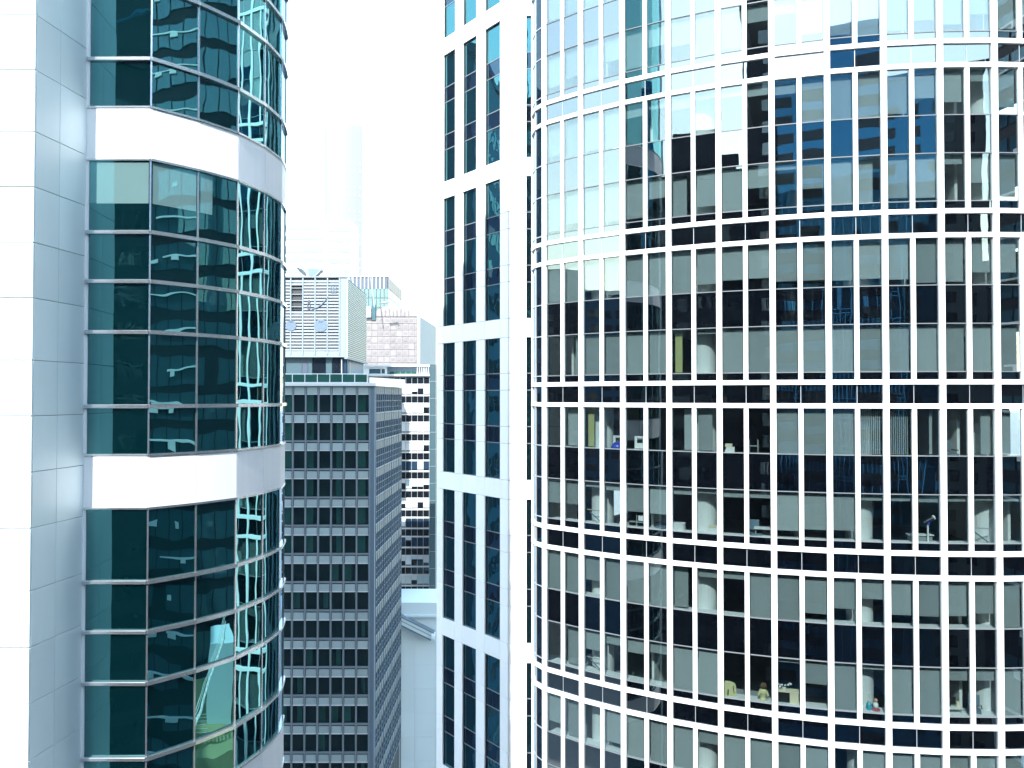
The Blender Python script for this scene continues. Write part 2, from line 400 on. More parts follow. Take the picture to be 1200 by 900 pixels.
for gi in range(1, 7):                                      # cross partitions so that the offices are not one room
    t = LOW[gi]-HB
    for j, (h1, h0) in enumerate(((t, t-H_A-1.1), (t-H_A-H_S, t-H_A-H_S-H_B-.5))):
        for phi in random.sample([-39.6, -34.8, -30.1, -20.6, -15.8, -6.3, -1.6, 3.1, 7.9], 4):
            a = R_(phi); F = Face(CX+(RR-.9)*math.sin(a), CY-(RR-.9)*math.cos(a), phi)
            piece(F, 'partition_wall', 'plaster', -.06, .06, h0, h1, -6.5, 0, tower)
# rounded left corner, then the flank that runs away from the viewer
p0 = Vector((*vpt(0), 0)); pts = [p0]
for a, ln in ((-60, .85), (-80, .85)):
    ar = R_(a); pts.append(pts[-1] + Vector((-math.cos(ar), -math.sin(ar), 0))*ln)
corner = [face_between(pts[1], pts[0]), face_between(pts[2], pts[1])]
for gi in range(1, 7):
    t = LOW[gi]-HB
    for i, (F, L) in enumerate(corner):
        zz = t; cg = ('glass_dark', 'glass_blue')[i]
        for h, mt, nm in ((H_A, cg, 'corner_pane'), (H_S, cg, 'spandrel_pane'), (H_B, cg, 'corner_pane'), (H_T, cg, 'sill_panel')):
            piece(F, nm, mt, .02, L-.05 - (.10 if i == 0 else 0), zz-h, zz, -.06, -.02, tower, tilt=.001); zz -= h
            if nm != 'sill_panel': piece(F, 'glazing_bar', 'alu', .02, L-.15, zz-.022, zz+.022, -.06, .012, tower)
for gi in range(0, 8):
    zl = LOW[gi]; zu = zl+2*HB+H_BAND
    for i, (F, L) in enumerate(corner):
        for zc in (zl, zu): piece(F, 'ring_bar', 'white_metal', -.03, L+.03-(.1 if i == 0 else 0), zc-HB, zc+HB, -.1, .073-.004*i, tower, .012)
        piece(F, 'band_panel', 'glass_spandrel', .0, L-.1, zl+HB, zu-HB, -.06, -.02, tower)
x, y = pts[1][:2]
piece(Face(x, y, -70), 'corner_mullion', 'alu', -.03, .03, 0, TOP_Z, -.06, .03, tower)
x, y = pts[2][:2]
piece(Face(x, y, -90), 'corner_mullion', 'white_metal', -.05, .05, 0, TOP_Z, -.06, .06, tower)
flank = Face(pts[2][0]+.03+26*math.cos(R_(85)), pts[2][1]+26*math.sin(R_(85)), -95)
piece(flank, 'flank_wall', 'glass_dark', 0, 25.9, 0, TOP_Z, -.4, 0, tower)
# right-hand bays out of the picture, storeys above and below it, back and roof
arcp = [vpt(k) for k in range(NB, 19)]
for (z0, z1, k0) in ((0, LOW[7]-HB-.02, 0), (LOW[0]+2*HB+H_BAND+HB+.02, TOP_Z, 0)):
    o = [vpt(k) for k in range(0, NB+1)]
    v = [(x, y, z) for z in (z0, z1) for x, y in o]; n = len(o)
    mesh_obj('outer_storeys', v, [(i, i+1, n+i+1, n+i) for i in range(n-1)], 'glass_spandrel', tower)
v = [(x, y, z) for z in (0, TOP_Z) for x, y in arcp]; n = len(arcp)
mesh_obj('outer_storeys', v, [(i, i+1, n+i+1, n+i) for i in range(n-1)], 'glass_spandrel', tower)
o = [vpt(k) for k in range(0, 19)] + [(46, 70), (8, 70), (pts[2][0]+.8, pts[2][1]+1)]
prism('roof', o, TOP_Z+.01, TOP_Z+.5, 'white_metal', tower)

# ------------------------------------------------------------------ things standing behind its windows
def spot(c, frac, gi, row, inset=.42):
    F, L = bays[c//2]; w = L/2
    u = (0 if c % 2 == 0 else w) + w*frac
    t = LOW[gi]-HB; z = t-H_A-.02 if row == 0 else t-H_A-H_S-H_B-.02
    return F, u, F.at(u, z, -inset)
def desk_box(name, label, cat, c, frac, gi, row, parts, inset=.42):
    """parts: (name, material, s0, s1, h0, h1, d0, d1) measured from the spot on the sill"""
    F, u, p = spot(c, frac, gi, row, inset)
    r = thing(name, label, cat, p.x, p.y, p.z)
    F2 = Face(p.x, p.y, math.degrees(F.a))
    for (nm, mt, s0, s1, h0, h1, d0, d1) in parts:
        piece(F2, nm, mt, s0, s1, p.z+h0, p.z+h1, d0, d1, r)
    return r, F2, p
# blue domed thing between two white boards
F, u, p = spot(3, .55, 4, 0)
r = thing('blue_dome_lamp', 'glossy blue dome standing on the sill between two white boards', 'lamp', p.x, p.y, p.z)
m = Mass(); m.lathe(p, [(.33, 0), (.33, .03), (.31, .14), (.25, .24), (.15, .31), (.03, .34)], 18); m.build('dome', 'blue_plastic', r, smooth=True)
m = Mass(); m.lathe(p + Vector((0, 0, .34)), [(.05, 0), (.05, .03), (.02, .06)], 10); m.build('knob', 'chrome', r)
for c, fr, lab in ((3, .45, 'white framed board behind the blue dome'), (4, .5, 'white framed board leaning right of the blue dome')):
    desk_box('picture_frame', lab, 'picture frame', c, fr, 4, 0,
             [('board', 'paper', -.2, .2, .04, .56, -.27, -.26), ('frame_side', 'white_metal', -.25, -.2, 0, .62, -.28, -.24), ('frame_side', 'white_metal', .2, .25, 0, .62, -.28, -.24),
              ('frame_rail', 'white_metal', -.2, .2, .56, .62, -.28, -.24), ('print', 'black_plastic', -.13, .15, .3, .52, -.258, -.252)])
desk_box('paper_stack', 'white stack of papers on the sill with a black stand beside it', 'papers', 8, .35, 4, 0,
         [('sheet_stack', 'paper', -.2, .2, 0, .14, -.15, .15), ('sheet_stack', 'paper', -.16, .2, .14, .26, -.13, .12), ('sheet_stack', 'cream', -.2, .1, .26, .40, -.1, .12)])
desk_box('monitor_stand', 'empty grey metal stand on the sill right of the paper stack', 'stand', 9, .25, 4, 0,
         [('upright', 'alu', -.2, -.16, 0, .6, -.05, 0), ('upright', 'alu', .16, .2, 0, .6, -.05, 0), ('shelf', 'alu', -.16, .16, .3, .34, -.12, .08)])
desk_box('desk_screen', 'computer screen on a stand with a pale file beside it', 'monitor', 4, .55, 4, 1,
         [('post', 'alu', -.14, -.10, 0, .62, -.02, .02), ('screen', 'blind_white', -.04, .2, .28, .56, -.03, 0), ('shelf', 'alu', -.5, .3, .2, .23, -.2, .05)])
desk_box('white_box', 'small white carton on the sill by the mullion', 'box', 3, .85, 4, 1, [('carton', 'paper', -.2, .2, 0, .12, -.1, .12), ('lid', 'cream', -.21, .21, .12, .16, -.11, .13)])
desk_box('white_cabinet', 'low white cabinet left of the lit round column', 'cabinet', 6, .22, 4, 1, [('carcass', 'plaster', -.35, .3, 0, .3, -.3, .1), ('top', 'white_metal', -.37, .32, .3, .33, -.32, .12)])
desk_box('white_cabinet', 'low pale cabinet standing right of the lit round column', 'cabinet', 7, .7, 4, 1, [('carcass', 'plaster', -.25, .25, 0, .26, -.3, .1), ('top', 'cream', -.26, .26, .26, .29, -.32, .12)])
desk_box('desk_table', 'pale table top on thin legs deep in the office', 'desk', 9, .6, 4, 1,
         [('top', 'plaster', -.4, .45, .30, .34, -.5, .1), ('leg', 'alu', -.35, -.31, 0, .3, -.05, 0), ('leg', 'alu', .37, .41, 0, .3, -.05, 0), ('leg', 'alu', -.35, -.31, 0, .3, -.45, -.4), ('leg', 'alu', .37, .41, 0, .3, -.45, -.4)])
# telescope-like instrument
F, u, p = spot(15, .6, 4, 1)
r = thing('desk_telescope', 'white and black instrument on a post beside a low shelf', 'telescope', p.x, p.y, p.z)
m = Mass(); m.tube(p, p+Vector((0, 0, .75)), .035); m.build('post', 'paper', r)
m = Mass(); m.tube(p+Vector((-.14, .05, .8)), p+Vector((.22, -.02, 1.02)), .075, 12, .09); m.build('tube', 'black_plastic', r, smooth=False)
m = Mass(); m.tube(p+Vector((.22, -.02, 1.02)), p+Vector((.27, -.03, 1.05)), .10, 12); m.build('hood', 'paper', r)
m = Mass(); m.tube(p+Vector((.02, 0, .72)), p+Vector((.02, 0, .88)), .06, 10); m.build('mount', 'blue_plastic', r)
desk_box('low_shelf', 'long low pale shelf under the instrument', 'shelf', 15, .45, 4, 1, [('top', 'plaster', -.55, .45, .24, .28, -.4, .0), ('front', 'blind', -.5, .4, .0, .2, -.38, -.05)], .5)
# plush toy, doll, shelf with orchids, bottle
def blob(m, c, r, sx=1, sy=1, sz=1, n=12):
    b = len(m.v); rows = 7
    for j in range(rows):
        th = math.pi*(j+.5)/rows
        for i in range(n):
            t = 2*math.pi*i/n
            m.v.append(Vector((c[0]+r*sx*math.sin(th)*math.cos(t), c[1]+r*sy*math.sin(th)*math.sin(t), c[2]+r*sz*math.cos(th))))
    for j in range(rows-1):
        for i in range(n): m.f.append((b+j*n+i, b+(j+1)*n+i, b+(j+1)*n+(i+1) % n, b+j*n+(i+1) % n))
    m.f.append(tuple(b+i for i in range(n))); k = b+(rows-1)*n; m.f.append(tuple(k+n-1-i for i in range(n)))
F, u, p = spot(8, .30, 5, 1)
r = thing('gift_bag', 'crumpled yellow green bag standing on the sill behind dark glass', 'bag', p.x, p.y, p.z)
m = Mass(); fb = [(-.27, -.12), (.27, -.12), (.27, .12), (-.27, .12)]
vv = [(p.x+a, p.y+b, p.z) for a, b in fb] + [(p.x+a*.92, p.y+b*.7, p.z+.42+.05*i) for i, (a, b) in enumerate(fb)] + [(p.x+a*.5-.08, p.y+b*.3, p.z+.66-.03*i) for i, (a, b) in enumerate(fb)]
mesh_obj('bag_body', vv, [(0, 1, 5, 4), (1, 2, 6, 5), (2, 3, 7, 6), (3, 0, 4, 7), (4, 5, 9, 8), (5, 6, 10, 9), (6, 7, 11, 10), (7, 4, 8, 11), (8, 9, 10, 11)], 'yellow_plush', r)
m = Mass(); m.tube(p+Vector((.12, -.1, .45)), p+Vector((.16, -.11, .12)), .018, 6); m.tube(p+Vector((-.1, -.12, .3)), p+Vector((-.12, -.13, .05)), .03, 6); m.build('handle', 'leaf', r)
F, u, p = spot(9, .55, 5, 1)
r = thing('doll_figure', 'small cream figurine with a brown head on the sill', 'figurine', p.x, p.y, p.z)
m = Mass(); m.lathe(p, [(.17, 0), (.15, .04), (.10, .12), (.15, .24), (.19, .36), (.13, .46), (.05, .50)], 14); m.build('body', 'yellow_plush', r, smooth=True)
m = Mass(); blob(m, p+Vector((.02, 0, .60)), .15); m.build('head', 'brown', r, smooth=True)
m = Mass(); m.tube(p+Vector((-.14, -.05, .40)), p+Vector((-.24, -.1, .22)), .05, 8, .035); m.build('arm', 'yellow_plush', r)
m = Mass(); m.tube(p+Vector((.14, -.05, .40)), p+Vector((.2, -.12, .2)), .05, 8, .035); m.build('arm', 'yellow_plush', r)
r, F2, p = desk_box('orchid_shelf', 'cream shelf unit with a black slot on the sill', 'shelf', 10, .45, 5, 1,
         [('side_panel', 'cream', .12, .48, 0, .46, -.25, .1), ('top', 'cream', -.5, .5, .46, .52, -.27, .12), ('slot', 'black_plastic', -.48, .12, .02, .44, -.2, .06)])
q = F2.at(-.1, p.z+.52, -.05)
r = thing('orchid_plant', 'white flowering plant on top of the cream shelf', 'plant', q.x, q.y, q.z)
m = Mass(); m.lathe(q, [(.07, 0), (.09, .1), (.08, .11)], 10); m.build('pot', 'plaster', r)
for i in range(9):
    b = q+Vector((random.uniform(-.28, .3), random.uniform(-.08, .08), .1+random.uniform(.0, .16))); m = Mass(); blob(m, b, .045, 1.2, .8, 1, 7); m.build('flower', 'paper', r)
m = Mass()
for i in range(5): m.tube(q+Vector((0, 0, .1)), q+Vector((random.uniform(-.25, .25), random.uniform(-.06, .06), .2)), .008, 5)
m.build('stem', 'leaf', r)
F, u, p = spot(13, .42, 5, 1)
r = thing('teal_bottle', 'teal bottle on the sill in front of the round column', 'bottle', p.x, p.y, p.z)
m = Mass(); m.lathe(p, [(.09, 0), (.10, .03), (.10, .24), (.05, .32), (.05, .36)], 12); m.build('bottle_body', 'teal_plastic', r, smooth=False)
m = Mass(); m.lathe(p+Vector((0, 0, .36)), [(.055, 0), (.055, .05)], 10); m.build('cap', 'paper', r)
F, u, p = spot(13, .66, 5, 1)
r = thing('seated_doll', 'small doll with red base beside the teal bottle', 'figurine', p.x, p.y, p.z)
m = Mass(); m.lathe(p, [(.17, 0), (.18, .04), (.12, .08)], 12); m.build('base', 'red_plastic', r)
m = Mass(); m.lathe(p+Vector((0, 0, .08)), [(.08, 0), (.11, .1), (.10, .2), (.04, .26)], 12); m.build('body', 'paper', r, smooth=True)
m = Mass(); blob(m, p+Vector((0, 0, .41)), .085); m.build('head', 'skin', r, smooth=True)
desk_box('green_board', 'bright green board standing upright at the right edge window', 'board', 18, .14, 5, 0, [('panel', 'green_paint', -.13, .13, 0, 1.86, .1, .13), ('foot', 'black_plastic', -.13, .13, 0, .04, -.05, .1)])
desk_box('shelf_rack', 'open grey shelf rack at the left corner windows', 'shelf', 1, .3, 4, 0,
         [('upright', 'alu', -.25, -.21, 0, .85, -.3, -.26), ('upright', 'alu', .21, .25, 0, .85, -.3, -.26), ('shelf', 'alu', -.21, .21, .78, .82, -.4, -.1), ('shelf', 'alu', -.21, .21, .40, .44, -.4, -.1), ('file_row', 'slab', -.2, .2, .44, .68, -.36, -.14), ('file_row', 'slab', -.2, .1, .02, .3, -.36, -.14)])
def office_chair(c, fr, gi, row, lab):
    F, u, p = spot(c, fr, gi, row, .62)
    r = thing('office_chair', lab, 'chair', p.x, p.y, p.z-.45, 'office chairs behind the dark windows')
    b = p - Vector((0, 0, .45)); F2 = Face(p.x, p.y, math.degrees(F.a)+random.uniform(-25, 25))
    m = Mass()
    for k in range(5):
        a = 2*math.pi*k/5; m.tube(b+Vector((0, 0, .08)), b+Vector((.3*math.cos(a), .3*math.sin(a), .04)), .03, 6)
    m.build('foot', 'black_plastic', r)
    m = Mass(); m.tube(b+Vector((0, 0, .08)), b+Vector((0, 0, .45)), .035, 8); m.build('stem', 'alu', r)
    piece(F2, 'seat', 'grey_dark', -.25, .25, b.z+.45, b.z+.53, -.25, .25, r, .03)
    piece(F2, 'backrest', 'grey_dark', -.23, .23, b.z+.60, b.z+1.08, -.30, -.23, r, .03)
    for d in (-.28, .25): piece(F2, 'armrest', 'black_plastic', d, d+.04, b.z+.66, b.z+.70, -.22, .16, r)
office_chair(17, .35, 5, 1, 'dark office chair in front of the column in the lower right window')
office_chair(5, .5, 4, 1, 'dark office chair under the half drawn blind left of the white cabinet')
office_chair(16, .55, 4, 0, 'dark office chair in the unlit window second from the right end')
office_chair(9, .3, 4, 1, 'dark office chair beside the pale table top')
desk_box('desk_monitor', 'black screen on a pale desk low in the dark lower right window', 'monitor', 16, .45, 5, 1,
         [('desk_top', 'plaster', -.45, .45, .18, .22, -.4, .05), ('leg', 'alu', -.43, -.39, 0, .18, -.1, -.05), ('leg', 'alu', .39, .43, 0, .18, -.1, -.05), ('post', 'black_plastic', -.03, .03, .22, .32, -.2, -.16), ('screen', 'black_plastic', -.24, .24, .32, .62, -.2, -.17), ('file', 'cream', .25, .4, .22, .42, -.25, -.1)])
# railing-like arm seen low in three windows
for c, gi, row, lab in ((2, 4, 1, 'grey handrail sloping down across the column at the far left windows'), (2, 5, 1, 'grey handrail below the half drawn blind near the left corner'), (17, 4, 1, 'grey handrail in front of the column at the right end')):
    F, u, p = spot(c, .5, gi, row, .30)
    r = thing('handrail', lab, 'handrail', p.x, p.y, p.z, 'handrails behind the glass')
    m = Mass(); m.tube(F.at(u-.42, p.z+.62, -.30), F.at(u+.45, p.z+.60, -.30), .025, 8); m.build('top_rail', 'alu', r)
    m = Mass(); m.tube(F.at(u-.30, p.z+.50, -.36), F.at(u+.34, p.z+.02, -.36), .03, 8); m.build('brace', 'grey_dark', r)
    m = Mass(); m.tube(F.at(u+.40, p.z, -.30), F.at(u+.40, p.z+.61, -.30), .022, 8); m.build('post', 'alu', r)

# ------------------------------------------------------------------ LEFT: stone pier with teal bullnose tower
ZL = 21.0
pier_tower = thing('stone_tower', 'white stone and teal glass tower with a rounded glass nose and white bands, left edge', 'building', -12, 24)
LT = pier_tower
NEAR = (-11.92, 19.07); FAR = (-11.69, ZL)
# stone pier: panels in courses
courses = [1.39, 1.39, 1.40, 1.55]
z = CZ + (465-152)/900*19.07                                # joint under the tall course
rows = []
zz = z
for i in range(14): rows.append((zz, zz+ (1.55 if i % 4 == 0 else 1.39))); zz = rows[-1][1]
zz = z
for i in range(26): h = 1.55 if i % 4 == 3 else 1.39; rows.append((zz-h, zz)); zz -= h
PIER_TOP, PIER_BOT = max(r[1] for r in rows), min(r[0] for r in rows)
front = Face(NEAR[0]-7.5, NEAR[1], 0); FW = 7.5
side, SL = face_between(NEAR, FAR)
for (a, b) in rows:
    for s0, s1 in ((0, 2.5), (2.5, 5.0), (5.0, 7.5)):
        if s0 < 5 and not (CZ-12 < a < CZ+12): continue
        piece(front, 'stone_panel', 'stone_white', s0+.006, s1-.006, a+.014, b-.014, -.04, 0, LT, .006, tilt=.0008)
    for s0, s1 in ((0.0, .90), (.90, SL)):
        piece(side, 'stone_panel', 'stone_white', s0+.006+(.042 if s0 == 0 else 0), s1-.006, a+.007, b-.007, -.04, 0, LT, .006, tilt=.0008)
m = Mass()
m.box(front, 0, FW-.05, 0, PIER_TOP, -1.8, -.045); m.build('pier_core', 'stone_back', LT)
m = Mass(); m.box(front, 0, FW-.001, PIER_TOP+.01, CZ+40, -1.9, -.002); m.box(front, 0, FW-.001, 0, PIER_BOT-.01, -1.9, -.002); m.build('pier_plain_shaft', 'stone_white', LT)
# facets of glass
fa = [(0, FAR[0]+.04, ZL)]
pts = [Vector((FAR[0]+.03, ZL, 0))]
for a, ln in ((0, FAR[0]*-1-9.96), (47, 1.33), (56, 1.33), (73, 1.33), (85, 1.36), (100, 1.30), (155, .9)):
    pts.append(pts[-1]+Vector((math.cos(R_(a)), math.sin(R_(a)), 0))*ln)
facets = [face_between(pts[i], pts[i+1]) for i in range(len(pts)-1)]
ROWS = [1.33, 2.03, 1.39, 1.35, 2.0]                        # from a band upwards
BAND = 1.45; PER = BAND+sum(ROWS)
btops = [CZ-1.59+PER*k for k in (-2, -1, 0, 1, 2)]
def join_angle(i): return (facets[i-1][0].a+facets[i][0].a)/2
SAG = [0, .010, .011, .007, .008, .02, .03]
def lp(i, name, mat, s0, s1, h0, h1, d0, d1, ch=0.0, tilt=0.0):
    F, L = facets[i]
    if SAG[i]: return bent_piece(F, L, SAG[i], name, mat, s0, s1, h0, h1, d0, d1, LT, tilt=tilt)
    return piece(F, name, mat, s0, s1, h0, h1, d0, d1, LT, ch, tilt)
for bi, bt in enumerate(btops):
    for i, (F, L) in enumerate(facets):
        lp(i, 'band_panel', 'band_white', .004, L-.004, bt-BAND, bt, -.06, .03, .004, .0006)
        for z in (bt-BAND, bt):
            lp(i, 'rail', 'chrome', -.006, L+.006, z-.03, z+.03, -.05, .06-.002*(i % 2), .012)
        if bi == len(btops)-1: continue
        z = bt
        for j, h in enumerate(ROWS):
            lp(i, 'glass_pane', 'glass_teal' if i < 5 else 'glass_dark', .02, L-.02, z+.03, z+h-.03, -.05, -.01, 0, .0025)
            if bi == 2 and j == 4 and i < 3:
                lp(i, 'drawn_blind', 'glass_teal_pale', .05, (L-.05) if i < 2 else L*.35, z+h*.40, z+h-.06, -.008, -.004)
            z += h
            if j < 4: lp(i, 'rail', 'chrome', -.008, L+.008, z-.052, z+.052, -.05, .085-.003*(i % 2), .015)
for i in range(1, len(facets)):
    F = Face(pts[i].x, pts[i].y, math.degrees(join_angle(i)))
    for bi in range(len(btops)-1):
        piece(F, 'mullion', 'chrome', -.022, .022, btops[bi]+.04, btops[bi+1]-BAND-.04, -.06, .02, LT)
F = facets[0][0]
piece(F, 'edge_strip', 'white_metal', -.05, .05, PIER_BOT, CZ+39, -.05, .02, LT)
bx = [(p.x, p.y) for p in pts] + [(-19.3, 22.3), (-19.3, ZL+.0)]
cen = Vector((-10.6, 23.6, 0))
inner = []
for x, y in bx[:8]:
    d = (cen-Vector((x, y, 0))).normalized(); inner.append((x+d.x*.12, y+d.y*.12))
inner += [(-19.3, 22.5), (-19.3, ZL+.1)]
prism('tower_core', inner, 0, CZ+40, 'dark_frame', LT)
for z0, z1 in ((0, btops[0]-BAND-.1), (btops[-1]+.1, CZ+40)):
    v = [(p.x, p.y, z) for z in (z0, z1) for p in pts]; n = len(pts)
    mesh_obj('outer_storeys', v, [(i, i+1, n+i+1, n+i) for i in range(n-1)], 'glass_teal', LT)

# ------------------------------------------------------------------ MIDDLE: white stone tower with window strips
MT = thing('white_tower', 'narrow white stone tower with dark window strips between the curved tower and the sky gap', 'building', 2, 58)
P1, P2 = (-5.92, 60.5), (-.30, 53.5)
lf, LFL = face_between(P1, P2)
def s_of(x):
    u = (x-600)/900.0; dx, dy = P2[0]-P1[0], P2[1]-P1[1]
    return (u*P1[1]-P1[0])/(dx-u*dy)*LFL
wins = [(s_of(519), s_of(532.7)), (s_of(542), s_of(557.7)), (s_of(568), s_of(585.7))]
GP = 11.30
GT = [CZ+4.15+GP*k for k in (3, 2, 1, 0, -1, -2)]
segs = [(2.50, 'v'), (1.18, 's'), (2.55, 'v'), (1.18, 's'), (2.55, 'v')]
ch = Face(P2[0], P2[1], 0); CHW = 1.32
piers = [(0, wins[0][0]), (wins[0][1], wins[1][0]), (wins[1][1], wins[2][0]), (wins[2][1], LFL)]
G = .012
for top in GT:
    z = top
    for h, kind in segs:
        for (a, b) in wins:
            mt = 'glass_mid' if kind == 'v' else 'glass_mid_dark'
            piece(lf, 'window_pane' if kind == 'v' else 'infill_pane', mt, a+.03, b-.03, z-h+.03, z-.03, -.22, -.18, MT, tilt=.004)
            piece(lf, 'window_rail', 'bar_metal', a, b, z-h-.03, z-h+.03, -.22, -.15, MT)
            for q in (a, b-.03): piece(lf, 'window_jamb', 'dark_frame', q, q+.03, z-h+.03, z-.03, -.24, -.15, MT)
        for (a, b) in piers:
            piece(lf, 'stone_panel', 'stone_bright', a+(G if a else 0), b-(.003 if b == LFL else 0), z-h+G, z-G, -.1, 0, MT, .008, tilt=.0006)
            if b == LFL: pass
        piece(ch, 'stone_panel', 'stone_bright', .003, CHW-G, z-h+G, z-G, -.1, 0, MT, .008, tilt=.0006)
        piece(ch, 'window_pane' if kind == 'v' else 'infill_pane', 'glass_mid' if kind == 'v' else 'glass_mid_dark', CHW+.02, CHW+.9, z-h+.03, z-.03, -.2, -.16, MT, tilt=.003)
        piece(ch, 'window_rail', 'bar_metal', CHW, CHW+.9, z-h-.03, z-h+.03, -.2, -.13, MT)
        piece(ch, 'stone_panel', 'stone_bright', CHW+.9, CHW+3.5, z-h+G, z-G, -.1, 0, MT, .008)
        z -= h
    zb = z-(GP-sum(s[0] for s in segs))
    edges = sorted([0] + [e for w in wins for e in (w[0]-.02, w[1]+.02)] + [LFL])
    for a, b in zip(edges[:-1], edges[1:]):
        piece(lf, 'stone_panel', 'stone_bright', a+(G if a else 0), b-(.003 if b == LFL else 0), zb+G, z-G, -.1, .004, MT, .008, tilt=.0006)
    piece(ch, 'stone_panel', 'stone_bright', .003, CHW-G, zb+G, z-G, -.1, .004, MT, .008)
    piece(ch, 'stone_panel', 'stone_bright', CHW, CHW+3.5, zb+G, z-G, -.1, .004, MT, .008)
top_z, bot_z = GT[0], GT[-1]-GP
core = [(P1[0]+.3, P1[1]-.05), (P2[0]+.1, P2[1]+.32), (P2[0]+CHW+6, P2[1]+.32), (P2[0]+CHW+6, 72), (P1[0]+.3, 72)]
prism('tower_core', core, 0, CZ+55, 'stone_back', MT)
for z0, z1 in ((0, bot_z-.02), (top_z+.02, CZ+55)):
    piece(lf, 'plain_storeys', 'stone_bright', 0, LFL-.003, z0, z1, -.1, 0, MT); piece(ch, 'plain_storeys', 'stone_bright', .003, 6, z0, z1, -.1, 0, MT)
back = Face(P1[0]+1.5, 72, -97)
m = Mass(); Fb, Lb = face_between((P1[0]+1.2, 72), P1); m.box(Fb, 0, Lb-.02, 0, CZ+55, -.2, 0); m.build('flank_wall', 'stone_bright', MT)

# ------------------------------------------------------------------ GREY office block
GZ = 96.0
GB = thing('grey_block', 'grey office block with green windows and pale spandrels, below the louvred block', 'building', -24, 106)
gx1 = px(439.3, GZ); gf = Face(gx1-19.6, GZ, 0); GWD = 19.6
colr = px(433.3, GZ)-(gx1-19.6)
cols = [colr-1.6*i for i in range(12)]                      # mullion positions, right to left
FH = 3.51; z_top = pz(452.5, GZ)
NR = 15
pattern = ['f', 'd', 'l', 'd', 'h', 'd', 'f', 'h']         # curtains, right to left
for r in range(NR):
    zt = z_top-FH*r
    for i in range(len(cols)-1):
        b, a = cols[i]-.11, cols[i+1]+.11
        piece(gf, 'spandrel_panel', 'grey_panel', a+.04, b-.04, zt-.98, zt-.10, -.10, -.02, GB, .03, tilt=.002)
        piece(gf, 'panel_lip', 'cornice', a+.02, b-.02, zt-1.06, zt-.985, -.2, .05, GB)
        piece(gf, 'window_pane', 'glass_grey', a+.02, b-.02, zt-3.24, zt-1.04, -.20, -.17, GB, tilt=.003)
        k = pattern[i % 8]
        if r > 5: k = random.choice('ddddlh')
        if k != 'd':
            w = b-a
            s0, s1 = {'f': (0, w*.95), 'h': (0, w*.55), 'l': (w*.35, w*.8)}[k]
            m = Mass(); n = 8
            for q in range(n):
                u0 = a+s0+(s1-s0)*q/n; u1 = a+s0+(s1-s0)*(q+1)/n; dd = -.42-.05*(q % 2)
                m.box(gf, u0, u1, zt-3.2, zt-1.05, dd-.03, dd)
            m.build('curtain', 'curtain_green', GB)
    piece(gf, 'sill_band', 'grey_stone', 0, colr-.09, zt-3.46, zt-3.26, -.2, .03, GB)
    
for i, c in enumerate(cols): piece(gf, 'mullion', 'grey_stone', c-.09, c+.09, 10, z_top, -.2, .06, GB, .02)
piece(gf, 'corner_pier', 'grey_dark', colr+.1, GWD, 0, z_top, -.5, .03, GB)
gs, GSL = face_between((gx1, GZ), (px(470.7, 116), 116))
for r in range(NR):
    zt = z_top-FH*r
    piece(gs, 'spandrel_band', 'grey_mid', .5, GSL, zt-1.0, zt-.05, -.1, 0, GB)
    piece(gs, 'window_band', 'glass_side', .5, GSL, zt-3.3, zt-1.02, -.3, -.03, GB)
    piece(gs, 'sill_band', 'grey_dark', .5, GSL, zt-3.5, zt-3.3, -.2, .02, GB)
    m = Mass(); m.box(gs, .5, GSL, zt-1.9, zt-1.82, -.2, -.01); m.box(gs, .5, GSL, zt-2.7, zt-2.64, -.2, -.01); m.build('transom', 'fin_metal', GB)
m = Mass()
for i in range(15):
    u = .6+i*(GSL-.7)/14; m.box(gs, u-.05, u+.05, 10, z_top-.02, -.1, .05 if i % 4 else .08)
m.build('fins', 'fin_metal', GB, kind='stuff')
m = Mass(); m.box(gf, 0, GWD-.2, 0, z_top-.3, -1.5, -1.2); m.build('inner_wall', 'dark_frame', GB)
m = Mass()
for r in range(NR+1): m.box(gf, 0, GWD-.3, z_top-FH*r-1.0, z_top-FH*r-.15, -1.2, -.21)
m.build('floor_edge', 'dark_frame', GB)
m = Mass(); m.box(gs, .3, GSL, 0, z_top-.3, -1.2, -.35); m.build('side_inner_wall', 'dark_frame', GB)
# parapet, terrace
zc0, zc1 = z_top+.0, z_top+.42
piece(gf, 'cornice', 'cornice', -.2, GWD+.12, zc0, zc1, -.9, .30, GB, .03)
piece(gs, 'cornice', 'cornice', -.25, GSL+.1, zc0, zc1-.004, -.9, .22, GB, .03)
prism('roof_deck', [(gx1-19.6, GZ+.9), (gx1-.9, GZ+.9), (gx1-.6, 116), (gx1-19.6, 116)], zc0-.2, zc0+.05, 'grey_stone', GB)
for i in range(9):
    s0 = 18.4-(i+1)*1.58; piece(gf, 'balustrade_pane', 'glass_green', s0+.05, s0+1.53, zc1+.12, zc1+1.05, -1.30, -1.26, GB)
    piece(gf, 'balustrade_post', 'white_metal', s0-.04, s0+.04, zc1-.3, zc1+1.1, -1.34, -1.24, GB)
piece(gf, 'balustrade_rail', 'white_metal', 3, 18.4, zc1+1.1, zc1+1.2, -1.35, -1.23, GB)
piece(gf, 'balustrade_rail', 'white_metal', 3, 18.4, zc1+.03, zc1+.1, -1.33, -1.25, GB)
piece(gf, 'balustrade_post', 'white_metal', 18.36, 18.44, zc1-.3, zc1+1.1, -1.34, -1.24, GB)
rt = Face(px(434, 99), 99, 78)
piece(rt, 'parapet_wall', 'cornice', 0, 13, zc1-.3, zc1+.75, -.25, 0, GB)

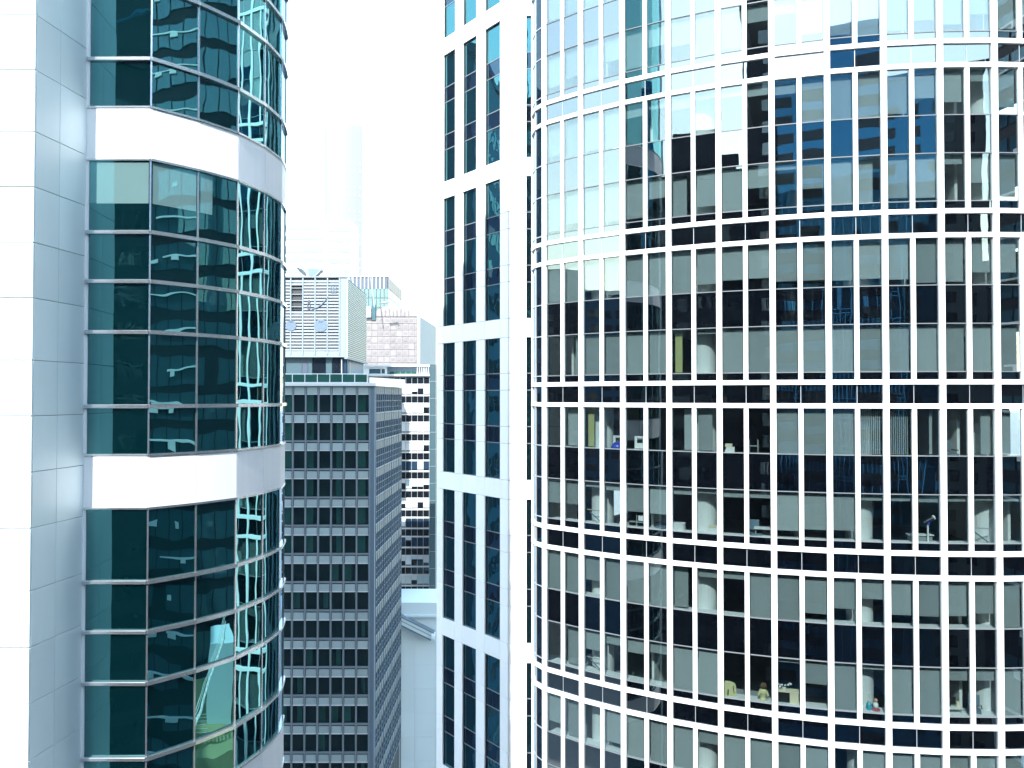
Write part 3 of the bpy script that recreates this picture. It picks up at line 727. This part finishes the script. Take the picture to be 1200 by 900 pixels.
# ------------------------------------------------------------------ LOUVRED block
LZ = 118.0
LB = thing('louvred_block', 'white louvred block with logos and a dark glass floor under it, behind the grey roof', 'building', px(370, LZ), LZ+10)
lx0, lx1 = px(300, LZ), px(405.5, LZ); lw = lx1-lx0
lF = Face(lx0, LZ, 0); lS, LSL = face_between((lx1, LZ), (px(429.5, 138), 138))
zt, zb = pz(325, LZ), pz(418.5, LZ)
def ls(x): return px(x, LZ)-lx0
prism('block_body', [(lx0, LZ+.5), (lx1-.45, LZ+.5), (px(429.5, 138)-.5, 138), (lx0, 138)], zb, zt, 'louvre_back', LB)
edges = [300, 313, 326.5, 340.4, 354.7, 369, 383.5, 397.5]
zl0 = pz(411, LZ)
for a, b in zip(edges[:-1], edges[1:]):
    m = Mass(); z = zl0; i = 0
    while z < zt-.3:
        dark = 327 <= a < 354 and pz(363.5, LZ) < z < pz(336.5, LZ)
        th = .10 if dark else .30
        if not (dark and i % 2): m.box(lF, ls(a)+.12, ls(b)-.12, z, z+th, -.1, .12)
        z += .48; i += 1
    m.build('louvre_panel', 'louvre', LB, kind='stuff')
for x in edges: piece(lF, 'divider', 'side_grey', ls(x)-.09, ls(x)+.09, zb+.35, zt-.05, -.3, .17, LB)
piece(lF, 'opening', 'dark_frame', ls(328), ls(354), pz(363, LZ), pz(337, LZ), -.42, -.2, LB)
piece(lF, 'corner_column', 'side_grey', ls(398.3), ls(405.2), zb, zt, -.5, .05, LB)
piece(lF, 'base_band', 'side_grey', 0, ls(398.2), zb, zl0-.05, -.3, .06, LB)
piece(lF, 'top_rail', 'side_grey', -.2, lw, zt, zt+.18, -.5, .2, LB)
# marks on the louvres
def disc(xc, yc, r, name, mat):
    c = lF.at(ls(xc), pz(yc, LZ), .16); n = 20; v = []; f = []
    for d in (0, .05):
        v += [c+lF.n*d+Vector((r*math.cos(2*math.pi*i/n), 0, r*math.sin(2*math.pi*i/n))) for i in range(n)]
    f = [tuple(range(n)), tuple(range(2*n-1, n-1, -1))] + [(i, n+i, n+(i+1) % n, (i+1) % n) for i in range(n)]
    return mesh_obj(name, v, f, mat, LB)
disc(341, 381.5, .82, 'logo_disc', 'louvre_back'); disc(376, 381.5, .98, 'logo_disc', 'louvre_back')
for xc in (341, 376): piece(lF, 'logo_bar', 'navy_crown', ls(xc-2), ls(xc+2.5), pz(377.7, LZ), pz(376.6, LZ), .2, .24, LB)
m = Mass()
for i in range(14):                                         # long swoosh
    t0, t1 = i/14, (i+1)/14
    P = [lF.at(ls(365+19*t), pz(362-14*t*t, LZ), .19) for t in (t0, t1)]; m.tube(P[0], P[1], .05+.07*math.sin(math.pi*(t0+.05)), 6)
m.build('logo_swoosh', 'louvre_back', LB)
m = Mass()                                                  # block of characters, strokes only
for (a, b, c, d) in ((387.5, 394.5, 333.5, 334.5), (387.5, 394.5, 342.3, 343.2), (387.4, 388.4, 334, 343), (393.6, 394.6, 334, 343), (390.4, 391.3, 333.6, 343), (387.5, 394.5, 337.8, 338.7)):
    m.box(lF, ls(a), ls(b), pz(d, LZ), pz(c, LZ), .15, .2)
m.build('logo_characters', 'louvre_back', LB)
m = Mass()
for (a, b, c, d) in ((360.4, 363.4, 353, 354.6), (361.3, 362.6, 351.6, 353), (360.0, 361, 356, 361), (362.8, 363.8, 356, 361), (360.4, 363.4, 361.4, 362.6), (360.6, 363.2, 355.2, 356)):
    m.box(lF, ls(a), ls(b), pz(d, LZ), pz(c, LZ), .15, .21)
m.build('logo_figure', 'navy_crown', LB)
# the block screen on its right flank
m = Mass(); nz = 38; nu = 16; hz = (zt-zb-.2)/nz
for j in range(nz):
    for i in range(nu):
        u0 = .3+(LSL-.4)*(i+(.5 if j % 2 else 0))/nu; m.box(lS, u0, min(LSL, u0+(LSL-.4)/nu*.62), zb+.1+j*hz, zb+.1+j*hz+hz*.58, -.1, .02)
m.build('screen_blocks', 'perf', LB, kind='stuff')
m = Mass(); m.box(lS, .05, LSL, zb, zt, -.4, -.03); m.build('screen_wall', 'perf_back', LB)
piece(lS, 'screen_edge', 'perf', .02, .28, zb, zt, -.3, .2, LB)
piece(lS, 'screen_soffit', 'side_grey', 0, LSL, zb-.25, zb-.01, -.3, .2, LB)
# glazed floor below
zg0 = pz(447, LZ)
gl = [(300, 'glass_green'), (315, 'glass_dark'), (333, 'teal_fin'), (352, 'navy_crown'), (359, 'teal_fin'), (364, 'glass_dark'), (380, 'teal_fin'), (387.5, 'glass_dark'), (399, 'glass_side'), (404.5, None)]
for (a, mt), (b, _) in zip(gl[:-1], gl[1:]):
    piece(lF, 'storefront_pane', mt, ls(a)+.03, ls(b)-.03, zg0, zb-.02, -1.0, -.9, LB)
for i in range(8):
    u = .5+i*(LSL-1)/8; piece(lS, 'storefront_pane', 'glass_side' if i % 3 else 'glass_dark', u+.1, u+(LSL-1)/8-.1, zg0, zb-.3, -.9, -.8, LB)
    piece(lS, 'storefront_mullion', 'alu', u-.06, u+.06, zg0, zb-.28, -.85, -.7, LB)
prism('lower_storeys', [(lx0, LZ+1.2), (lx1-1, LZ+1.2), (lx1-1, 137), (lx0, 137)], 0, zb-.01, 'grey_dark', LB)
# bowl-like sculpture on the roof
sx, sz = px(361, 121), pz(325, 118)+.2
SC = thing('roof_sculpture', 'curved shell sculpture with two upright wings on the louvred roof', 'sculpture', sx, 121, sz)
def shell(name, x0, x1, curve, mat, h, depth=1.4):
    v = []; f = []; n = 10
    for i in range(n+1):
        t = i/n; x = x0+(x1-x0)*t
        lo, hi = curve(t)
        for yy in (121-depth/2, 121+depth/2): v += [(x, yy, sz+lo), (x, yy, sz+hi)]
    for i in range(n):
        a, b = 4*i, 4*(i+1)
        f += [(a, b, b+1, a+1), (b+2, a+2, a+3, b+3), (a+1, b+1, b+3, a+3), (a, a+2, b+2, b)]
    f += [(0, 1, 3, 2), (4*n, 4*n+2, 4*n+3, 4*n+1)]
    mesh_obj(name, v, f, mat, SC)
shell('bowl', px(349, 121), px(377, 121), lambda t: (1.25*(2*t-1)**2+.1, 1.25*(2*t-1)**2+.32), 'louvre', 0)
shell('wing', px(348, 121), px(357.5, 121), lambda t: (1.55-1.45*t, 1.85-1.0*t*t), 'back_light', 0, .8)
shell('wing', px(361.5, 121), px(376.5, 121), lambda t: (.42+.9*t*t, 1.75-.35*t), 'grey_dark', 0, .8)
for xx in (398, 402, 411):
    q = Vector((px(xx, 122), 122, zt+.1)); mm = thing('roof_antenna', {398: 'thin white aerial at the left of the three on the louvred roof', 402: 'tall white aerial with cross arms in the middle of the louvred roof corner', 411: 'short leaning white aerial at the far end of the louvred roof'}[xx], 'antenna', q.x, q.y, q.z, 'aerials on the louvred roof')
    h = {398: 2.8, 402: 4.6, 411: 2.2}[xx]
    m = Mass(); m.tube(q, q+Vector((0.1, 0, h)), .05, 6); m.build('mast', 'perf', mm)
    m = Mass()
    for k in range(3): m.tube(q+Vector((-.5, 0, h*(.5+.2*k))), q+Vector((.5, 0, h*(.5+.2*k)+.1)), .035, 5)
    m.build('cross_arms', 'perf', mm)

# ------------------------------------------------------------------ striped tower, pale wall, teal fin
SZ = 142.0
ST = thing('striped_tower', 'white tower striped with dark window bands right of the grey block', 'building', px(470, SZ), SZ+8)
sx0, sx1 = px(420, SZ), px(503.2, SZ); sF = Face(sx0, SZ, 0); SW = sx1-sx0
def ss(x): return px(x, SZ)-sx0
z1 = pz(440.7, SZ)
prism('tower_body', [(sx0, SZ+.4), (sx1, SZ+.4), (sx1, SZ+16), (sx0, SZ+16)], 0, z1, 'dark_frame', ST)
SFH = 22.2*SZ/900
mull = [ss(503.2)-1.09*i for i in range(12)]
for r in range(13):
    zt = z1-SFH*r
    for i in range(6 if r else 11):
        b, a = mull[i]-.04, mull[i+1]+.04
        piece(sF, 'window_pane', 'glass_dark', a, b, zt-1.42, zt-.22, -.1, -.04, ST, tilt=.002)
        full = (r in (4, 7, 8) and random.random() < .8)
        if not full:
            fr = 1.0 if random.random() < .68 else random.choice((.35, .55, .75))
            piece(sF, 'blind', 'blind_white' if random.random() < .85 else 'pale_wall', a, b, zt-1.72-1.5*fr, zt-1.72, -.1, -.05, ST)
            if fr < 1: piece(sF, 'window_pane', 'glass_dark', a, b, zt-3.3, zt-1.74-1.5*fr, -.1, -.06, ST)
        else:
            piece(sF, 'window_pane', 'glass_side', a, b, zt-3.22, zt-1.72, -.1, -.05, ST)
    piece(sF, 'floor_band', 'cornice', 0 if r < 1 else ss(466), SW, zt-1.70, zt-1.44, -.1, .05, ST)
    piece(sF, 'floor_band', 'cornice', 0 if r < 1 else ss(466), SW, zt-.20, zt+(.06 if r else .0), -.1, .05, ST)
for i, c in enumerate(mull[:11]): piece(sF, 'mullion', 'alu', c-.035, c+.035, z1-SFH*(13 if i < 6 else 1), z1-.25, -.1, .03, ST)
piece(sF, 'roof_slab', 'cornice', -.4, SW+.3, z1+.02, z1+.35, -12, .45, ST)
zr = pz(429.5, SZ)
m = Mass(); m.box(sF, ss(425), ss(452), z1+.35, zr, -8, -1.0); m.build('roof_house', 'cornice', ST)
m = Mass(); m.box(sF, ss(452.1), ss(503), z1+.35, zr, -8, -1.6); m.build('roof_house', 'grey_dark', ST)
for a, b in ((431.5, 445), (446, 450)): piece(sF, 'roof_window', 'glass_blue', ss(a), ss(b), z1+.5, zr-.4, -1.0, -.95, ST)
for i in range(5): piece(sF, 'roof_window', 'glass_green', ss(455+i*6.5), ss(460.6+i*6.5), z1+.5, zr-.9, -1.6, -1.5, ST)
for i in range(6): piece(sF, 'roof_post', 'cornice', ss(488+i*2.6), ss(488.7+i*2.6), z1+.35, zr-.1, -.9, -.8, ST)
piece(sF, 'roof_slab', 'cornice', ss(424), ss(503), zr+.02, zr+.35, -8, -.6, ST)
TFN = thing('teal_fin_tower', 'narrow teal glass fin rising beside the striped tower', 'building', px(506, 138), 140)
tf = Face(px(503.4, 138), 138, 0); tw = px(510.5, 138)-px(503.4, 138)
for i in range(14):
    zt = pz(427, 138)-3.05*i
    piece(tf, 'fin_panel', 'teal_fin', 0, tw, zt-3.0, zt, -3, 0, TFN, .02)
    piece(tf, 'fin_joint', 'alu', .02, tw-.02, zt-3.05, zt-3.0, -3, -.03, TFN)
prism('fin_core', [(px(503.5, 138), 138.2), (px(510, 138), 138.2), (px(510, 138), 142), (px(503.5, 138), 142)], 0, pz(427, 138), 'grey_dark', TFN)
PZ = 126.0
PW = thing('pale_wall_building', 'pale blue windowless block low between the grey block and the white tower', 'building', px(495, PZ), PZ+5)
pf = Face(px(462, PZ), PZ, 0); pw = px(530, PZ)-px(462, PZ)
zp = pz(705, PZ); zp2 = pz(719, PZ)
piece(pf, 'upper_wall', 'pale_wall', 0, pw, zp2, zp, -9, 0, PW)
piece(pf, 'ledge', 'pale_wall', -.1, pw, zp2-.35, zp2-.01, -9, .35, PW)
zz = zp2-.36; i = 0
while zz > 6:
    for a, b in ((0, pw*.36), (pw*.36, pw*.72), (pw*.72, pw)):
        piece(pf, 'wall_panel', 'pale_wall', a+.008, b-.008, zz-3.9, zz-.012, -9, -.15-.006*((i+int(a)) % 2), PW, .01)
    zz -= 3.9; i += 1
DK = thing('wall_duct', 'pale sloping duct with dark edges across the pale wall', 'duct', px(488, PZ), PZ-1, pz(738, PZ))
dA, dB = Vector((px(462, 124.6), 124.6, pz(722, 124.6))), Vector((px(507.5, 124.6), 124.6, pz(744.5, 124.6)))
d = (dB-dA).normalized(); up = Vector((-d.z, 0, d.x)); hw = .52
def strip(name, o0, o1, y0, y1, mat):
    v = [];
    for P in (dA, dB):
        for o in (o0, o1):
            for yy in (y0, y1): v.append(P+up*o+Vector((0, yy, 0)))
    mesh_obj(name, v, [(0, 1, 3, 2), (4, 6, 7, 5), (0, 4, 5, 1), (2, 3, 7, 6), (0, 2, 6, 4), (1, 5, 7, 3)], mat, DK)
strip('duct_body', -hw, hw, 0, 1.3, 'pale_wall'); strip('upper_edge', hw, hw+.14, -.1, 1.3, 'grey_dark')
strip('lower_edge', -hw-.2, -hw, -.1, 1.3, 'grey_dark'); strip('seam', -.05, .05, -.05, 0, 'side_grey')
m = Mass(); m.tube(dB+Vector((-.2, .3, -.05)), dB+Vector((.35, .3, -.1)), .75, 10); m.build('duct_end', 'pale_wall', DK)

# ------------------------------------------------------------------ sheeted building, blue glass building, far towers
KZ = 185.0
KB = thing('sheeted_building', 'building wrapped in pale pink construction sheeting with a grey flank', 'building', px(465, KZ), KZ+10)
kx0, kx1 = px(405, KZ), px(492.5, KZ); kF = Face(kx0, KZ, 0); KW = kx1-kx0
kS, KSL = face_between((kx1, KZ), (px(511, 212), 212))
kt = pz(371, KZ)
prism('building_body', [(kx0, KZ+.3), (kx1-.3, KZ+.3), (px(511, 212)-.3, 212), (kx0, 212)], 0, kt-.3, 'side_grey', KB)
def ks(x): return px(x, KZ)-kx0
nx, nz = 9, 8; sw = (KW-ks(428))/nx
for i in range(nx):
    for j in range(nz):
        a = ks(428)+sw*i; zt = kt-.1-(kt-pz(432, KZ))/nz*j
        piece(kF, 'sheet_panel', 'sheet', a+.03, a+sw-.03, zt-(kt-pz(432, KZ))/nz+.05, zt-.05, -.05, random.uniform(.02, .10), KB, tilt=.008)
        if random.random() < .75: piece(kF, 'window_shade', 'sheet_pole', a+sw*.25, a+sw*.8, zt-1.15, zt-.45, .0, .125, KB)
    piece(kF, 'scaffold_pole', 'sheet', ks(428)+sw*i-.05, ks(428)+sw*i+.05, pz(432, KZ), kt+.3, .0, .17, KB)
piece(kS, 'flank_wall', 'side_grey', 0, KSL, 0, kt+.02, -.3, .05, KB)
piece(kF, 'corner_strip', 'louvre', KW-.75, KW, 0, kt+.02, -.2, .15, KB)
# sheeted roof hood
za, zb2 = kt+.03, pz(358, KZ)
v = [(px(428, KZ), KZ, za), (px(492.4, KZ), KZ, za), (px(473, KZ), KZ, zb2), (px(449, KZ), KZ, zb2-.2), (px(441, KZ), KZ, zb2-1.3)]
v2 = [(a, b+9, c) for a, b, c in v]
mesh_obj('roof_hood', v+v2, [(0, 1, 2, 3, 4), (9, 8, 7, 6, 5), (0, 5, 6, 1), (1, 6, 7, 2), (2, 7, 8, 3), (3, 8, 9, 4), (4, 9, 5, 0)], 'sheet', KB)
m = Mass()
for i in range(8):
    x = 447+4.5*i; m.tube((px(x, KZ), KZ-.1, za), (px(x, KZ), KZ-.1, min(zb2-.1, za+1.2+.3*(i % 3))), .07, 5)
m.build('roof_poles', 'sheet_pole', KB)
q = Vector((px(478, KZ), KZ+1, pz(366, KZ)))
CR = thing('roof_beacon', 'small dark beacon lamp on the sheeted roof edge', 'beacon', q.x, q.y, q.z)
m = Mass(); m.tube(q+Vector((0, 0, -.8)), q, .08, 6); m.build('stem', 'grey_dark', CR)
m = Mass(); m.lathe(q, [(.2, 0), (.25, .2), (.2, .4), (.05, .5)], 8); m.build('lamp', 'grey_dark', CR)
# white plant room and jib on the sheeted roof
q = Vector((px(431, 184), 184.2, pz(372, 184)))
HT = thing('roof_hoist', 'white crane cabin with a long slanting jib beside the block screen', 'crane', q.x, q.y, q.z)
hF = Face(q.x-.9, 184.2, 0)
piece(hF, 'cabin', 'cornice', 0, 1.5, q.z+.2, q.z+2.6, -2, 0, HT, .05); piece(hF, 'tower_mast', 'perf_back', 1.7, 2.6, q.z-.6, q.z+3.2, -1.4, -.4, HT, .05)
m = Mass(); m.tube((px(438.5, 180), 180, pz(360, 180)), (px(433, 180), 180, pz(318, 180)), .16, 6, .08); m.build('jib', 'louvre', HT)
piece(hF, 'cabin_floor', 'grey_dark', -.1, 1.6, q.z+.02, q.z+.18, -2.1, .1, HT)
m = Mass(); m.tube((px(446, 180), 180, pz(355, 180)), (px(456, 180), 180, pz(353.5, 180)), .25, 6); m.tube((px(456, 180), 180, pz(353.5, 180)), (px(457, 180), 180, pz(357, 180)), .2, 6); m.build('counter_arm', 'side_grey', HT)
# blue glass building
BZ = 250.0
BB = thing('blue_glass_building', 'blue glass building with a navy striped crown behind the sheeted building', 'building', px(440, BZ), BZ+15)
bx0, bx1 = px(395, BZ), px(454.5, BZ); bF = Face(bx0, BZ, 0); BW = bx1-bx0
bS, BSL = face_between((bx1, BZ), (px(470.8, 282), 282))
zc_t, zc_b, zbb = pz(324.5, BZ), pz(337.5, BZ), pz(372, BZ)
prism('building_body', [(bx0, BZ+.3), (bx1-.3, BZ+.3), (px(470.8, 282)-.4, 282), (bx0, 282)], 0, zc_t-.3, 'blue_band', BB)
n = 13; w = BW/n
for i in range(n):
    piece(bF, 'crown_panel', 'navy_crown', i*w+.22, (i+1)*w-.22, zc_b, zc_t, -.1, .1, BB)
    piece(bF, 'crown_fin', 'louvre', i*w-.22, i*w+.22, zc_b-.3, zc_t, -.1, .35, BB)
    for j in range(3):
        h = (zc_b-zbb)/3; piece(bF, 'glass_pane', 'glass_blue', i*w+.08, (i+1)*w-.08, zbb+j*h+.1, zbb+(j+1)*h-.1, -.1, .05, BB, tilt=.01)
n = 7; w = BSL/n
for i in range(n):
    piece(bS, 'crown_panel', 'navy_crown', i*w+.1, (i+1)*w-.1, zc_b, zc_t, -.1, .1, BB)
    for j in range(3):
        h = (zc_b-zbb)/3; piece(bS, 'glass_pane', 'louvre' if j == 2 else 'glass_blue', i*w+.1, (i+1)*w-.1, zbb+j*h+.1, zbb+(j+1)*h-.1, -.1, .05, BB)
piece(bF, 'roof_edge', 'louvre', -.2, BW+.1, zc_t+.01, zc_t+.4, -3, .4, BB)
# banded low tower and the tall pale tower in the haze
HZ = 900.0
BT = thing('banded_tower', 'white building with pale blue window bands fading in the haze', 'building', px(370, HZ), HZ+20)
hf = Face(px(322, HZ), HZ, 0); HW = px(379, HZ)-px(322, HZ)
prism('building_body', [(px(322, HZ), HZ+1), (px(411.5, HZ), HZ+1), (px(411.5, HZ), HZ+40), (px(322, HZ), HZ+40)], 0, pz(258, HZ), 'cornice', BT)
for i, y in enumerate((263.5, 276, 288, 301, 314, 327)):
    piece(hf, 'window_band', 'blue_band', 0, HW, pz(y+(5.5, 4.5, 8, 5, 5, 5)[i], HZ), pz(y, HZ), -1, .6, BT)
    piece(hf, 'window_band', 'blue_band', px(384, HZ)-px(322, HZ), px(409.5, HZ)-px(322, HZ), pz(y+7.5, HZ), pz(y+1, HZ), -1, .6, BT)
piece(hf, 'vertical_rib', 'cornice', HW+.5, HW+2.6, 0, pz(256, HZ), -1, 1.6, BT)
TZ = 1250.0
TT = thing('tall_hazy_tower', 'very tall white tower with a curved side almost lost in the haze', 'building', px(402, TZ), TZ+18)
tt = pz(146, TZ)
fp = []
for i in range(9):
    t = i/8; fp.append((px(379+(45*t), TZ), TZ - 14*math.sin(math.pi*t)*(1-.3*t)))
fp += [(px(421, TZ+36), TZ+36), (px(382, TZ+36), TZ+36)]
prism('tower_body', fp, 0, tt, 'hazy_white', TT)
for i in range(5, 8):
    F, L = face_between(fp[i], fp[i+1])
    for j in range(16):
        z = pz(180+j*9.5, TZ)
        if (j*7+i*3) % 3: piece(F, 'window', 'side_grey', L*.3, L*.62, z-2.6, z, -.5, .25, TT)
for i in (0, 3):
    F, L = face_between(fp[i], fp[i+1])
    piece(F, 'vertical_rib', 'louvre', 0, 1.4, 0, tt-2, -.5, 1.2, TT)
F, L = face_between(fp[7], fp[8]); piece(F, 'vertical_rib', 'blue_band', L*.75, L*.9, 0, tt-6, -.5, .3, TT)
piece(Face(px(392, TZ), TZ, 0), 'roof_plant_room', 'hazy_white', 0, 20, tt, tt+5, -18, -4, TT)

# ------------------------------------------------------------------ buildings behind the viewer, seen mirrored in the glass, plus one unseen shade caster
def mirrored(name, label, p, q, depth, top, wall, win, fh=3.4, ww=2.4, gap=.9, z0=0, hw=.55, group=None):
    F, L = face_between(p, q)
    r = thing(name, label, 'building', (p[0]+q[0])/2-F.n.x*depth/2, (p[1]+q[1])/2-F.n.y*depth/2, 0, group)
    m = Mass(); m.box(F, 0, L, 0, top, -depth, 0); m.build('wall', wall, r)
    m = Mass(); z = max(18, z0)
    while z < top-fh:
        u = gap
        while u < L-ww:
            if random.random() < .94: m.box(F, u, u+ww-gap, z, z+fh*hw, -.2, .05)
            u += ww
        z += fh
    m.build('windows', win, r, kind='stuff')
    m = Mass(); m.box(F, -.3, L+.3, top+.01, top+.9, -depth-.3, .3); m.build('parapet', wall, r)
    return r, F, L
def pol(px_, py_, az, d): return (px_+math.sin(R_(az))*d, py_-math.cos(R_(az))*d)
# facing the viewer's back: points listed so that the normal looks at the towers
A = pol(10.5, 33.7, -23.5, 84); B = pol(6, 35, -50, 84)
b1, F1, L1 = mirrored('dark_slab', 'dark office slab behind the viewer, mirrored in the curved tower', A, B, 18, CZ+33, 'back_dark', 'glass_dark', 3.6, 3.2, .35)
m = Mass()
for (u0, u1, h) in ((2, 6, 2.6), (10, 26, 6.5), (20, 30, 1.6)): m.box(F1, u0, u1, CZ+34, CZ+34+h, -8, -2)
m.build('roof_plant', 'back_dark', b1)
qq = F1.at(12, CZ+34, -1.2)
cr = thing('window_cleaning_crane', 'roof crane on the dark slab, mirrored in the curved tower', 'crane', qq.x, qq.y, qq.z)
m = Mass(); m.tube(qq, qq+Vector((0, 0, 4)), .35, 8); m.build('mast', 'back_mid', cr)
m = Mass(); m.tube(F1.at(8, CZ+37.5, -1.2), F1.at(17, CZ+39, -1.2), .3, 8, .15); m.build('jib', 'back_mid', cr)
m = Mass(); m.tube(F1.at(17, CZ+39, -1.2), F1.at(19, CZ+36.5, -1), .18, 6); m.build('hook_arm', 'back_mid', cr)
mirrored('dark_tower', 'tall dark tower behind the viewer, mirrored beside the dark slab', pol(12, 33, -13.5, 86), pol(10.5, 33.5, -24.5, 86), 16, CZ+59, 'back_dark', 'glass_spandrel', 3.4, 2.6, .5)
mirrored('stepped_block', 'blue grey block behind the viewer, mirrored at the middle of the curved tower', pol(14, 32.5, -2, 96), pol(12.5, 33, -16, 96), 20, CZ+51, 'back_blue', 'glass_dark', 3.2, 4.2, .7)
mirrored('stepped_block', 'taller blue grey block with larger windows behind the viewer, mirrored right of centre', pol(16, 32.3, 8, 92), pol(14.5, 32.5, -1.8, 92), 20, CZ+56, 'back_blue', 'glass_dark', 3.2, 5.5, 1.6)
mirrored('flat_block', 'blue grey housing block with small windows behind the viewer', pol(18, 32, 20, 100), pol(16, 32.3, 8.6, 100), 18, CZ+50, 'back_blue', 'glass_dark', 3.0, 3.4, 1.9, group=None)
mirrored('pale_block', 'pale housing block behind the viewer, mirrored near the right edge', pol(19, 32, 29, 96), pol(18, 32, 20.5, 96), 18, CZ+49, 'back_light', 'glass_dark', 3.0, 2.6, 1.2)
mirrored('dark_block', 'dark block behind the viewer with narrow windows at the far right of the mirrored skyline', pol(21, 32, 42, 88), pol(19, 32, 29.5, 88), 18, CZ+46, 'back_dark', 'glass_dark', 3.1, 2.2, .8)
sb, Fs, Ls = mirrored('side_tower', 'banded office tower right of the viewer, mirrored in the teal glass', (48, 37), (48, -14), 18, CZ+55, 'back_dark', 'glass_blue', 3.8, 3.4, .3, hw=.7)
m = Mass()
for k in range(34):
    if random.random() < .75: m.box(Fs, 24+random.uniform(0, 6), Ls-random.uniform(0, 14), 8+3.8*k, 8.18+3.8*k, 0, .30)
    for q in (27.5, 34.5, 41, 46):
        if random.random() < .6: q += random.uniform(-2, 2); m.box(Fs, q, q+random.uniform(.8, 2.4), 7.5+3.8*k, 7.98+3.8*k, 0, .32)
m.build('floor_bands', 'white_metal', sb)
mirrored('shading_block', 'plain dark block added out of sight behind the stone tower to shade the grey block', (-48, 62), (-20.9, 62), 6, CZ+34, 'back_mid', 'glass_dark', 3.6, 3.0, .8)  # added out of view only to keep the sun off the grey block
for i, (px0, py0, ax, d, wd, tp, mt) in enumerate((
        (2, 38, -92, 150, 34, 26, 'back_mid'), (2, 38, -79, 170, 40, 31, 'back_dark'), (3, 37, -66, 160, 46, 24, 'back_mid'), (6, 35, -52, 190, 60, 27, 'back_dark'),
        (9, 34, -32, 200, 80, 30, 'back_mid'), (11, 33, -12, 190, 70, 34, 'back_dark'), (14, 32, 8, 200, 80, 30, 'back_mid'), (18, 32, 26, 190, 64, 33, 'back_dark'), (20, 32, 42, 150, 60, 38, 'back_mid'))):
    c = Vector((*pol(px0, py0, ax, d), 0)); t = Vector((math.cos(R_(ax)), math.sin(R_(ax)), 0))
    p, q = c+t*wd/2, c-t*wd/2
    mirrored('distant_block', ['dull blue block far left, seen only mirrored over the stone tower', 'darker taller block far left, seen only mirrored', 'dull blue lower block far left behind, seen only mirrored', 'wide dark block far behind on the left, seen only mirrored', 'wide blue block far behind the dark slab, seen only mirrored', 'dark block far behind the dark tower, seen only mirrored', 'blue block far straight behind, seen only mirrored', 'dark block far behind on the right, seen only mirrored', 'blue block at the far right behind, seen only mirrored'][i],
             (p.x, p.y), (q.x, q.y), 15, CZ+tp*(1.1 if i < 4 else 1), mt, 'glass_dark', 3.6, 3.6, .9, z0=40, group='distant blocks in the mirrored skyline')
# low roof with a white stair, mirrored low in the teal nose
AN = thing('low_annex', 'low annex with an olive roof right of the viewer, mirrored low in the teal glass', 'building', 35, 22)
prism('wall', [(28, 12), (44, 12), (44, 29), (28, 29)], 0, CZ-26, 'roof_olive', AN)
prism('roof_hut', [(33, 22), (38, 22), (38, 27), (33, 27)], CZ-25.99, CZ-19.5, 'pale_wall', AN)
SR = thing('white_stair', 'white steel stair with railings on the olive roof, mirrored low in the teal glass', 'stair', 31, 22, CZ-26)
m = Mass(); sfc = Face(30.5, 19, 90)
for k in range(22): m.box(sfc, .3*k, .3*k+.28, CZ-26+.4*k, CZ-26+.4*k+.06, -1.2, 0)
m.build('treads', 'white_metal', SR)
for d in (0, -1.2):
    m = Mass(); m.tube(sfc.at(0, CZ-26, d), sfc.at(6.6, CZ-17.2, d), .10, 6); m.tube(sfc.at(0, CZ-25, d), sfc.at(6.6, CZ-16.2, d), .05, 6); m.build('stringer', 'white_metal', SR)
m = Mass()
for k in range(6): m.tube(sfc.at(-1+.0, CZ-25.8+.35*k, .1), sfc.at(3, CZ-25.8+.35*k, .1), .04, 5)
m.build('railing', 'white_metal', SR)

# ------------------------------------------------------------------ haze
HAZE = True
if HAZE:
    x0, x1, y0, y1, z0, z1 = -4100, 4100, -4100, 4100, -1.0, 560.0
    v = [(x, y, z) for z in (z0, z1) for x, y in ((x0, y0), (x1, y0), (x1, y1), (x0, y1))]
    me = bpy.data.meshes.new('haze'); me.from_pydata(v, [], [(3, 2, 1, 0), (4, 5, 6, 7), (0, 1, 5, 4), (1, 2, 6, 5), (2, 3, 7, 6), (3, 0, 4, 7)])
    hm = bpy.data.materials.new('haze'); hm.use_nodes = True; nt = hm.node_tree; nt.nodes.clear()
    out = nt.nodes.new('ShaderNodeOutputMaterial'); pv = nt.nodes.new('ShaderNodeVolumePrincipled')
    pv.inputs['Color'].default_value = (0.93, 0.96, 1.0, 1); pv.inputs['Density'].default_value = 0.00008; pv.inputs['Anisotropy'].default_value = 0.0
    nt.links.new(pv.outputs[0], out.inputs['Volume'])
    me.materials.append(hm); hz = bpy.data.objects.new('haze', me); hz['kind'] = 'stuff'; COL.objects.link(hz)
